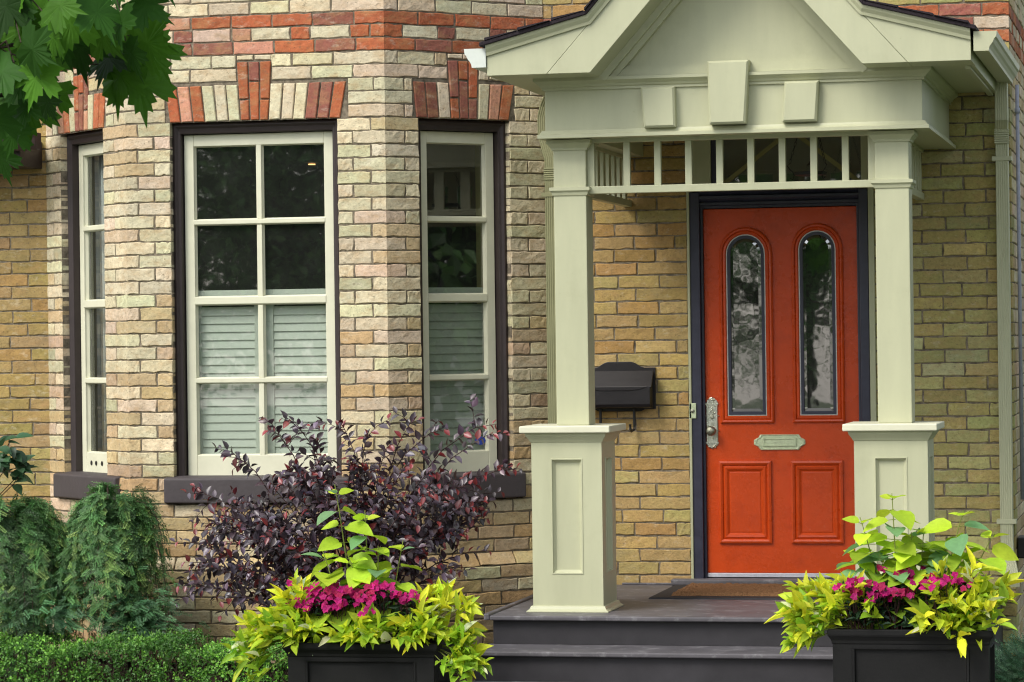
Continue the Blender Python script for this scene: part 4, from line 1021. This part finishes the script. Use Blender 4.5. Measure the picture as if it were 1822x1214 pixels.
# purple leaved shrub
def purple():
    g = np.random.default_rng(41); cx, cy = -.62, -1.32
    t = thing('purple_shrub', (cx, cy, 0), 'purple-leaved shrub spreading in front of the bay between the windows', 'shrub')
    b = mb(); st = mb(); P_, D_, U_, L_, C_, Wd = [], [], [], [], [], []
    tips = []
    for i in range(110):
        # broad dome outline read from the picture: left skirt low, right side high and thinning
        x = g.uniform(-.93, .80); hi_ = np.interp(x, [-.93, -.6, -.2, .2, .5, .8], [.82, 1.05, 1.22, 1.22, 1.22, 1.02]); lo = np.interp(x, [-.93, -.5, 0, .4, .8], [.48, .44, .50, .62, .85])
        z = lo+(hi_-lo)*g.beta(1.7, 1.1); tips.append((cx+x, cy+g.uniform(-.30, .30), z, .06 if g.random() < .75 else .12))
    # the long wands that stand clear of the mass
    tips += [(-.945, -1.33, 1.42, .0), (-1.05, -1.3, 1.36, 0), (-1.34, -1.32, 1.265, 0), (-.66, -1.3, 1.385, 0), (-.50, -1.3, 1.33, 0), (-.22, -1.3, 1.41, 0), (.20, -1.28, 1.385, 0), (.26, -1.3, 1.34, 0), (-.06, -1.3, 1.36, 0),
             (-1.52, -1.3, 1.03, 0), (-1.45, -1.3, .62, 0), (-1.5, -1.32, .53, 0), (.33, -1.28, 1.15, 0), (.16, -1.3, .72, 0), (.05, -1.3, .62, 0), (-.78, -1.3, 1.30, 0), (-.37, -1.3, 1.28, 0)]
    for (tx, ty, tz, _) in tips:
        bx_, by_ = cx+g.normal(0, .08), cy+g.normal(0, .06)
        p0 = np.array([bx_, by_, .02]); p3 = np.array([tx, ty, tz]); p1 = np.array([bx_+(tx-bx_)*.12, by_, tz*.55]); p2 = np.array([bx_+(tx-bx_)*.62, by_+(ty-by_)*.6, tz*1.0+.03])
        ss = np.linspace(0, 1, 18); pts = np.array([(1-s)**3*p0+3*(1-s)**2*s*p1+3*(1-s)*s*s*p2+s**3*p3 for s in ss])
        st.tube([tuple(q) for q in pts[::3]]+[tuple(pts[-1])], list(np.linspace(.006, .0013, 7)), 5, False)
        runs = [pts[7:]]
        for q in range(g.integers(2, 5)):
            i = g.integers(8, 16); d = unit(unit(pts[i]-pts[i-1])*.7+rdir(g, 1)[0]*.8+np.array([0, -.15, .15])); L0 = g.uniform(.10, .22)
            tw = np.array([pts[i]+d*L0*s+np.array([0, 0, -.05*L0*s*s*6]) for s in np.linspace(0, 1, 7)]); st.tube([tuple(tw[0]), tuple(tw[3]), tuple(tw[6])], [.0022, .0016, .001], 4, False); runs.append(tw)
        for rn in runs:
            seg = np.linalg.norm(np.diff(rn, axis=0), axis=1).sum(); n_ = max(4, int(seg/.024))
            for i in range(n_):
                f = (i+.6)/n_; k = min(int(f*(len(rn)-1)), len(rn)-2); q = rn[k]+(rn[k+1]-rn[k])*(f*(len(rn)-1)-k); tg = unit(rn[k+1]-rn[k])
                s = 1 if i % 2 else -1
                d = tg*.55+np.cross(tg, [0, -1, .25])*s*.75+g.normal(0, .3, 3)+np.array([0, -.15, -.10]); ln = g.uniform(.040, .064)*(1 if f < .85 else .75)
                young = f > .85 and g.random() < .55 or g.random() < .06
                c = np.array([.19, .026, .028]) if young else (np.array([.098, .074, .094]) if g.random() < .6 else np.array([.050, .033, .042]))
                P_.append(q); D_.append(d); U_.append(np.array([0, -.25, 1])+g.normal(0, .45, 3)); L_.append(ln); Wd.append(ln*g.uniform(.5, .66)); C_.append(c)
    N = len(P_); leaves(b, T_SM, P_, D_, U_, L_, Wd, jit(np.array(C_), N, g, .28, .08))
    b.build('foliage', M['purple'], t, smooth=True); st.build('stems', M['twig'], t)
purple()

# lime shrubs standing in the planters
def lime(seed, stems, base, label, big=1.0):
    g = np.random.default_rng(seed); t = thing('lime_shrub', base, label, 'lime shrub', 'lime-leaved shrubs in the planters')
    b = mb(); st = mb(); P_, D_, U_, L_, Wd, C_ = [], [], [], [], [], []
    for (bx_, by_, tx, ty, tz, n_, sc_) in stems:
        p0 = np.array([bx_, by_, base[2]-.01]); p1 = np.array([tx, ty, tz]); md = (p0+p1)/2+np.array([(tx-bx_)*-.1, 0, .02])
        pts = np.array([(1-s)**2*p0+2*(1-s)*s*md+s*s*p1 for s in np.linspace(0, 1, 12)])
        st.tube([tuple(q) for q in pts], list(np.linspace(.0055, .002, 12)), 6, False)
        az = g.uniform(0, 3)
        for i in range(n_):
            f = .22+.78*(i+.3)/n_; f = min(f, .985); q = pts[0]+0; kk = f*11; k = min(int(kk), 10); q = pts[k]+(pts[k+1]-pts[k])*(kk-k)
            az += 1.57+g.normal(0, .25); top = i >= n_-1
            for o_ in ((0, math.pi) if not top else (0, 2.1, 4.2)):
                a = az+o_; ln = sc_*(.185 if f < .6 else .15 if not top else .08)*g.uniform(.75, 1.15)
                el = g.uniform(-.15, .25) if not top else .55
                d = np.array([math.cos(a), math.sin(a)*.9, el]); pt = q+unit(d)*ln*.22
                st.tube([tuple(q), tuple(pt)], .0017, 4, False)
                d2 = np.array([math.cos(a), math.sin(a)*.9, el-.22])
                P_.append(pt); D_.append(d2); U_.append(np.array([0, -.18, 1])+g.normal(0, .28, 3)); L_.append(ln); Wd.append(ln*g.uniform(.62, .78))
                yl = np.clip((f-.25)/.6, 0, 1)
                c = np.array([.28, .48, .05])*(1-yl)+np.array([.58, .78, .045])*yl
                c = c*g.uniform(.72, 1.12)
                if g.random() < .16: c = np.array([.20, .38, .17])
                C_.append(c)
    N = len(P_); leaves(b, T_HEART, P_, D_, U_, L_, Wd, jit(np.array(C_), N, g, .10, .04))
    b.build('foliage', M['lime'], t, smooth=True); st.build('stems', M['stem'], t)
lime(51, [(-.20, -2.62, -.305, -2.62, 1.135, 8, 1.0), (-.14, -2.60, -.155, -2.62, 1.01, 7, 1.0), (-.06, -2.6, .03, -2.60, .865, 5, .9), (-.24, -2.62, -.36, -2.66, .82, 5, 1.15), (-.12, -2.62, -.22, -2.70, .80, 5, 1.1), (-.10, -2.6, -.08, -2.66, .84, 5, 1.05), (-.28, -2.62, -.42, -2.68, .66, 3, 1.1)],
     (-.15, -2.62, .335), 'lime shrub with broad upright leaves in the lower planter by the purple shrub')
lime(52, [(2.44, -2.86, 2.415, -2.86, 1.10, 11, .95), (2.40, -2.86, 2.27, -2.88, .99, 9, .95), (2.52, -2.86, 2.56, -2.86, .94, 9, 1.0), (2.60, -2.86, 2.74, -2.86, 1.02, 10, .9), (2.66, -2.86, 2.88, -2.86, .92, 8, .95), (2.34, -2.86, 2.24, -2.86, .84, 8, .95), (2.5, -2.85, 2.50, -2.84, .92, 9, 1.1), (2.62, -2.85, 2.66, -2.84, .86, 8, 1.0), (2.44, -2.85, 2.36, -2.9, .82, 7, .95)],
     (2.5, -2.86, .445), 'lime shrub with several leafy stems in the taller right planter')

# yellow-green trailing plants
def golden(seed, spots, base, label):
    g = np.random.default_rng(seed); t = thing('golden_foliage_plant', base, label, 'foliage plant', 'golden foliage plants spilling over the planters')
    b = mb(); st = mb(); P_, D_, U_, L_, Wd, C_ = [], [], [], [], [], []
    base = np.array(base)
    for (x, y, z, n_, spread) in spots:
        for k in range(n_):
            e = np.array([x, y, z])+g.normal(0, 1, 3)*np.array(spread); r0 = base+g.normal(0, .03, 3)*np.array([1, 1, 0]); md = (r0+e)/2+np.array([0, 0, .06])
            pts = np.array([(1-s)**2*r0+2*(1-s)*s*md+s*s*e for s in np.linspace(0, 1, 6)])
            st.tube([tuple(q) for q in pts], list(np.linspace(.003, .0014, 6)), 4, False)
            od = unit(pts[5]-pts[3]); out = unit(od+np.array([0, -.15, .35]))
            n_l = g.integers(6, 11); high_f = np.clip((e[2]-base[2]+.12)/.35, 0, 1); s1 = unit(np.cross(out, [.2, .3, 1])); s2 = np.cross(out, s1)
            for i in range(n_l):
                a = i*2.4+g.uniform(0, 1.2); fr_ = i/n_l
                d = out*g.uniform(.5, 1.3)+(s1*math.cos(a)+s2*math.sin(a))*g.uniform(.45, 1.0)+np.array([0, -.08, .10])+g.normal(0, .14, 3); ln = g.uniform(.045, .125)
                P_.append(e-od*(.10*(1-fr_))+g.normal(0, .008, 3)); D_.append(d); U_.append(out*.5+np.array([0, -.35, .9])+g.normal(0, .4, 3)); L_.append(ln); Wd.append(ln*g.uniform(.24, .44))
                yl = np.clip(high_f*.75*(.4+.6*fr_)+g.normal(.12, .28), 0, 1)  # leaves turn yellower towards the top of the plant
                C_.append(np.array([.30, .52, .04])*(1-yl)+np.array([.86, .84, .045])*yl)
                if g.random() < .05: C_[-1] = np.array([.66, .72, .42])
    N = len(P_); leaves(b, T_LAN, P_, D_, U_, L_, Wd, jit(np.array(C_), N, g, .12, .05))
    b.build('foliage', M['lime'], t, smooth=True); st.build('stems', M['stem'], t)
GS = (.05, .05, .035)
golden(61, [(-.58, -2.78, .46, 15, (.065, .06, .05)), (-.66, -2.82, .36, 11, (.045, .05, .04)), (-.49, -2.78, .55, 9, (.045, .05, .05)), (-.47, -2.72, .64, 4, (.025, .03, .03)), (-.68, -2.85, .28, 4, (.03, .03, .02)), (-.45, -2.86, .43, 11, (.07, .03, .03))], (-.40, -2.68, .37), 'golden foliage plant spilling over the left end of the lower planter')
golden(62, [(.26, -2.80, .50, 14, (.065, .05, .05)), (.38, -2.84, .40, 14, (.06, .05, .05)), (.24, -2.74, .62, 6, (.04, .03, .03)), (.40, -2.86, .30, 8, (.04, .03, .03)), (.12, -2.86, .44, 9, (.06, .03, .03))], (.10, -2.66, .37), 'golden foliage plant spilling over the right end of the lower planter')
golden(63, [(-.15, -2.87, .42, 20, (.14, .03, .015)), (-.02, -2.85, .46, 7, (.12, .03, .015))], (-.15, -2.74, .37), 'golden foliage plant filling the front middle of the lower planter')
golden(64, [(2.09, -3.05, .57, 13, (.07, .05, .05)), (2.0, -3.08, .50, 10, (.045, .05, .04)), (2.24, -3.06, .66, 9, (.05, .04, .04)), (2.10, -3.02, .66, 6, (.05, .03, .03)), (1.97, -3.1, .43, 3, (.03, .02, .02))], (2.28, -2.95, .48), 'golden foliage plant reaching over the step end of the taller planter')
golden(65, [(2.70, -3.06, .62, 14, (.08, .05, .05)), (2.84, -3.08, .58, 14, (.07, .05, .06)), (2.72, -3.0, .74, 7, (.06, .04, .03)), (2.90, -3.04, .70, 6, (.05, .04, .03)), (2.64, -3.12, .52, 7, (.07, .03, .02))], (2.70, -2.92, .48), 'golden foliage plant at the right end of the taller planter')

# pink flowers
def flowers(seed, blobs, base, label, lim):
    g = np.random.default_rng(seed); t = thing('pink_flower', base, label, 'flowering plant', 'pink flowering plants in the planters')
    b = mb(); lf = mb(); st = mb()
    for (x, y, z, rx, rz, n_) in blobs:
        P_ = []; D_ = []; U_ = []; C_ = []; L_ = []
        for k in range(int(n_*2.1)):
            c = np.array([x+g.normal(0, rx*1.2), y+g.normal(0, .03), z+g.normal(0, rz)]); nr = unit(np.array([g.normal(0, .35), -.75, .55+g.normal(0, .25)])); s1 = unit(np.cross(nr, [0, 0, 1])); s2 = np.cross(s1, nr)
            col = np.array([.50, .008, .17])*g.uniform(.75, 1.2) if g.random() < .75 else np.array([.36, .006, .07])
            for i in range(5):
                a = i*1.2566+g.uniform(-.2, .2); d = s1*math.cos(a)+s2*math.sin(a)+nr*.25
                P_.append(c); D_.append(d); U_.append(nr); C_.append(col); L_.append(g.uniform(.015, .024))
            if k % 2 == 0: st.tube([(x+g.normal(0, .02), y+.05, base[2]-.02), tuple(c+np.array([0, .03, -.02])), tuple(c)], .0018, 4, False)
        leaves(b, T_OV, P_, D_, U_, L_, np.array(L_)*.95, jit(np.array(C_), len(P_), g, .1, .05))
    n_ = 260; x0, x1, z0, z1 = lim
    P_ = np.stack([g.uniform(x0, x1, n_), base[1]+g.normal(0, .05, n_), z0+(z1-z0)*g.random(n_)], 1)
    D_ = np.stack([g.normal(0, .8, n_), g.normal(-.6, .5, n_), g.normal(.2, .5, n_)], 1)
    leaves(lf, T_SM, P_, D_, np.array([0, -.3, 1])+g.normal(0, .4, (n_, 3)), g.uniform(.035, .065, n_), g.uniform(.014, .022, n_), jit((.022, .055, .025), n_, g, .3))
    for i in range(30): xx = g.uniform(x0, x1); st.tube([(xx, base[1], base[2]-.03), (xx+g.normal(0, .03), base[1]+g.normal(0, .03), z1)], .003, 4, False)
    b.build('blossom', M['petal'], t); lf.build('foliage', M['leaf'], t); st.build('stems', M['twig'], t)
flowers(71, [(-.42, -2.80, .575, .03, .018, 8), (-.33, -2.79, .615, .05, .022, 17), (-.27, -2.81, .565, .035, .02, 10), (-.24, -2.79, .63, .04, .015, 10)], (-.32, -2.70, .36), 'pink flowering plant at the left of the lower planter, with the bigger flower cluster', (-.46, -.18, .40, .60))
flowers(72, [(-.13, -2.79, .60, .03, .02, 8), (-.03, -2.78, .645, .04, .018, 12), (.09, -2.79, .605, .035, .016, 9), (-.09, -2.82, .53, .02, .02, 4)], (0, -2.70, .36), 'pink flowering plant at the right of the lower planter, behind golden leaves', (-.14, .22, .40, .62))
flowers(73, [(2.27, -3.07, .685, .035, .018, 12), (2.34, -3.06, .66, .02, .02, 5)], (2.30, -2.95, .47), 'pink flowering plant nearest the red door in the taller planter', (2.2, 2.38, .52, .68))
flowers(74, [(2.43, -3.05, .66, .03, .012, 8), (2.48, -2.94, .73, .035, .02, 13), (2.54, -2.94, .70, .02, .016, 5)], (2.47, -2.94, .47), 'pink flowering plant in the middle of the taller planter, above dark stems', (2.36, 2.62, .50, .70))
flowers(75, [(2.61, -3.07, .695, .03, .016, 8), (2.68, -3.06, .715, .035, .012, 8), (2.77, -2.96, .70, .02, .012, 4)], (2.68, -2.94, .47), 'pink flowering plant at the right of the taller planter among golden leaves', (2.58, 2.82, .50, .70))

# a sprig of broad leaves at the left edge and a yew at the right edge
def broad():
    g = np.random.default_rng(81); t = thing('broadleaf_shrub', (-2.78, -1.35, 0), 'dark broad-leaved shrub reaching in at the left edge above the conifer', 'shrub')
    b = mb(); st = mb(); P_, D_, U_, L_ = [], [], [], []
    for (tx, tz) in ((-2.42, 1.24), (-2.38, 1.16), (-2.45, 1.30), (-2.40, 1.12), (-2.47, 1.20), (-2.62, 1.33), (-2.58, 1.10), (-2.72, 1.28), (-2.78, 1.38), (-2.85, 1.2), (-2.9, 1.3)):
        st.tube([(-2.78, -1.30, 0), (-2.80, -1.32, .8), (tx-.08, -1.34, tz-.04), (tx-.05, -1.35, tz)], [.008, .006, .003, .002], 5, False)
        for i in range(8):
            P_.append((tx-.07+g.normal(0, .02), -1.35+g.normal(0, .04), tz+g.normal(0, .02))); D_.append((g.uniform(.2, 1), g.normal(0, .6), g.normal(-.1, .3))); U_.append((g.normal(0, .3), -.5, 1)); L_.append(g.uniform(.07, .11))
    leaves(b, T_HEART, P_, D_, U_, L_, np.array(L_)*.62, jit((.045, .115, .05), len(P_), g, .2)); b.build('foliage', M['leaf'], t, smooth=True); st.build('stems', M['twig'], t)
broad()
def yew():
    g = np.random.default_rng(91); t = thing('yew_shrub', (3.05, -2.0, 0), 'bluish green needle shrub beside the right planter at the corner', 'conifer shrub')
    b = mb(); n_ = 1500; c = np.array([3.12, -1.9, .12]); d = rdir(g, n_); d[:, 2] = np.abs(d[:, 2]); P_ = c+d*np.array([.36, .36, .26])*g.uniform(.55, 1, (n_, 1))
    leaves(b, T_SPR, P_, d+g.normal(0, .4, (n_, 3)), d+g.normal(0, .3, (n_, 3)), g.uniform(.05, .09, n_), g.uniform(.05, .09, n_), jit((.05, .12, .06), n_, g, .3)); b.build('foliage', M['needle'], t)
    st = mb()
    for i in range(40): e = c+unit(np.array([g.normal(), g.normal(), abs(g.normal())]))*.24; st.tube([(3.12, -1.9, 0), tuple(e)], [.008, .002], 5, False)
    st.build('stems', M['bark'], t)
yew()

# ------------------------------------------------------------------ maple branch in the foreground
MAPLE = [(0,1),(.07,.72),(.16,.76),(.15,.62),(.26,.60),(.20,.44),(.34,.56),(.45,.62),(.46,.54),(.62,.58),(.56,.46),(.66,.40),(.50,.28),(.40,.20),(.52,.16),(.50,.08),(.60,.0),(.42,-.02),(.34,-.10),(.16,-.02),(0,.02)]
def maple():
    g = np.random.default_rng(7)
    t = thing('maple_tree', (-1.3, -9.6, 0), 'leafy maple branch hanging into the top left corner, large lobed leaves', 'tree')
    L_ = [(0.933,-9.0,2.547,.191,95),(1.053,-9.1,2.628,.173,20),(1.084,-9.2,2.716,.141,35),(.835,-9.05,2.625,.167,80),(.781,-9.3,2.653,.17,100),(.768,-9.15,2.585,.166,60),(.65,-8.95,2.467,.17,85),(.651,-9.1,2.502,.167,120),(.802,-9.2,2.467,.112,60),(.507,-8.8,2.348,.134,75),(.767,-9.4,2.702,.161,100),(.829,-9.3,2.703,.162,70),(.926,-9.35,2.658,.161,100),(1.022,-9.4,2.678,.16,60),(.981,-9.25,2.636,.148,50),(1.064,-9.35,2.653,.131,80),(.62,-9.0,2.618,.169,80),(.941,-9.45,2.698,.145,20),(.791,-9.35,2.508,.132,60),(1.04,-9.2,2.587,.134,70),(.89,-9.15,2.701,.15,120),(.898,-9.4,2.617,.138,100),(.637,-9.2,2.66,.18,70),(.661,-9.3,2.531,.178,60),(.65,-9.2,2.419,.15,90),(.616,-9.3,2.726,.178,80),(.719,-9.2,2.792,.18,90),(.9,-9.3,2.789,.177,70),(1.04,-9.3,2.769,.161,80),(1.114,-9.2,2.792,.148,60),(.489,-9.0,2.638,.17,100),(.639,-9.4,2.436,.161,70),(.863,-9.45,2.585,.145,30),(.749,-9.4,2.535,.146,140)]
    L_ += [(.70,-9.1,2.46,.16,95),(.60,-9.0,2.50,.17,80),(.76,-9.05,2.50,.14,110),(.97,-8.95,2.53,.20,75),(1.03,-9.0,2.60,.17,55),(.90,-9.0,2.60,.17,100),(.55,-9.0,2.56,.18,100),(1.02,-9.05,2.66,.17,30),(.62,-9.0,2.40,.12,110)]
    half = MAPLE; pts = [(x, y) for x, y in half] + [(-x, y) for x, y in half[-2:0:-1]]
    pts = np.array(pts); b = mb(); st = mb(); cr = mb()
    limb = [(-1.2, -9.6, 2.2), (-.6, -9.5, 2.75), (0, -9.4, 2.98), (.5, -9.35, 3.0), (.95, -9.3, 2.93), (1.25, -9.25, 2.90)]
    st.tube(limb, [.05, .035, .024, .016, .010, .004], 8)
    limb2 = [(.1, -9.4, 2.98), (.45, -9.3, 2.86), (.70, -9.25, 2.74), (.66, -9.2, 2.62), (.62, -9.1, 2.5)]; st.tube(limb2, [.012, .009, .006, .0045, .003], 7)
    allp = [Vector(p_) for p_ in limb[2:]+limb2]
    extra = []
    for i in range(90):
        x = g.uniform(-1.6, 1.2); extra.append((x, -9.3+g.normal(0, .25), 2.98+g.uniform(-.05, .35), g.uniform(.12, .17), g.uniform(40, 140)))
    for i in range(100): extra.append((g.uniform(-1.5, 1.4), -9.5+g.normal(0, .40), g.uniform(3.1, 4.0), g.uniform(.14, .19), g.uniform(40, 140)))  # unseen crown leaves, added overhead to shade the branch
    for i in range(8): extra.append((g.uniform(.45, .86), -9.35+g.normal(0, .12), g.uniform(2.50, 2.80), g.uniform(.13, .17), g.uniform(40, 140)))
    for (x, y, z, s, a) in L_+extra:
        s *= .76; a = R(a); c = np.array([x, y, z])
        tip = np.array([math.cos(a), g.normal(-.12, .25), -math.sin(a)]); tip = unit(tip)
        nrm = unit(np.array([g.normal(0, .5), -1, g.normal(.35, .35)])); sd = unit(np.cross(tip, nrm)); nn = np.cross(sd, tip)
        cup = g.uniform(.1, .4); V = [c+tip*(-.05*s)]
        for px_, py_ in pts: V.append(c+(sd*px_*1.05+tip*(py_-.32)*1.25-nn*(cup*px_*px_+.15*max(py_-.5, 0)**2-.02))*s)
        n_ = len(pts); F = [(0, 1+i, 1+(i+1) % n_) for i in range(n_)]
        col = np.array([.027, .090, .009])*g.uniform(.5, 1.4) if g.random() < .6 else np.array([.075, .21, .014])*g.uniform(.7, 1.2)
        b.bulk(V, F, [col])
        base = Vector(tuple(c-tip*s*.42)); nb = min(allp, key=lambda q: (q-base).length); st.tube([tuple(base), tuple(base.lerp(nb, .45)+Vector((0, 0, .04))), tuple(nb)], [.0018, .002, .0035], 5, False)
    b.build('leaves', M['mleaf'], t, smooth=False); st.build('branch', M['bark'], t)
    mb().tube([(-1.35, -9.65, 0), (-1.33, -9.62, 1), (-1.22, -9.6, 2.2), (-1.25, -9.6, 3.6), (-1.1, -9.6, 5)], [.17, .13, .11, .09, .06], 12).build('trunk', M['bark'], t, smooth=True)
maple()

# ------------------------------------------------------------------ trees over the road (what the window panes mirror)
def street_tree(x, y, h, r, seed, label, dens=1.0, ls=1.0, n_=95):
    g = np.random.default_rng(seed); t = thing('street_tree', (x, y, 0), label, 'tree', 'trees across the road')
    mb().tube([(x, y, 0), (x+.1, y, h*.25), (x-.1, y, h*.6), (x, y, h*.9)], [.3, .24, .15, .04], 10).build('trunk', M['bark'], t, smooth=True)
    b = mb(); cl = int(90*dens); cc = rdir(g, cl)*np.array([r, r, h*.50])*g.uniform(.35, 1, (cl, 1))+np.array([x, y, h*.52])
    P_ = []
    for c in cc:
        P_.append(c+g.normal(0, 1, (n_, 3))*np.array([.5, .5, .36]))
    P_ = np.vstack(P_); P_ = P_[P_[:, 2] > .25]; N = len(P_)
    leaves(b, T_DI, P_, rdir(g, N), rdir(g, N), g.uniform(.16, .32, N)*ls, g.uniform(.12, .2, N)*ls, jit((.115, .23, .065), N, g, .5)); b.build('crown', M['leaf'], t)
    st = mb()
    for c in cc[::(1 if dens < .6 else 4)]: mdl = (np.array([x, y, h*.25])+c)/2+g.normal(0, .3, 3); st.tube([(x, y, h*.22), tuple(mdl), tuple(c)], [.07, .04, .012], 5, False)
    st.build('branches', M['bark'], t)
for i, (x, y, h, r, dens) in enumerate([(-13.5, -31, 9, 3.8, 1.7), (-8.2, -29, 8, 3.4, 1.9), (-2.6, -33, 10, 3.2, .59), (4.2, -30, 8.5, 3.0, 1), (9.5, -32, 9.5, 3.6, 1), (-18.5, -33, 11, 4, 1.5), (15, -34, 10, 4, 1)]):
    street_tree(x, y, h, r, 100+i, ['broad round tree', 'bushy lower tree', 'thin tree with gaps of sky', 'slim leafy tree', 'full tall tree', 'largest tree at the far end', 'spreading tree at the near end'][i]+' across the road facing the house', dens, .36 if dens < .6 else .55, 620 if dens < .6 else 240)
street_tree(10.5, -4.6, 6.0, 3.0, 140, 'dense young tree on the lawn to the right of the porch', 2.6, .8)
for i, (x, y, h, r) in enumerate([(9.5, 9, 8, 3.2), (13.5, 4.5, 7, 2.8), (-13, 4, 9, 3.4)]):
    street_tree(x, y, h, r, 150+i, ['green garden tree behind the house on its right', 'garden tree standing well to the right of the house', 'garden tree standing to the left of the house'][i], 1.2, .8)
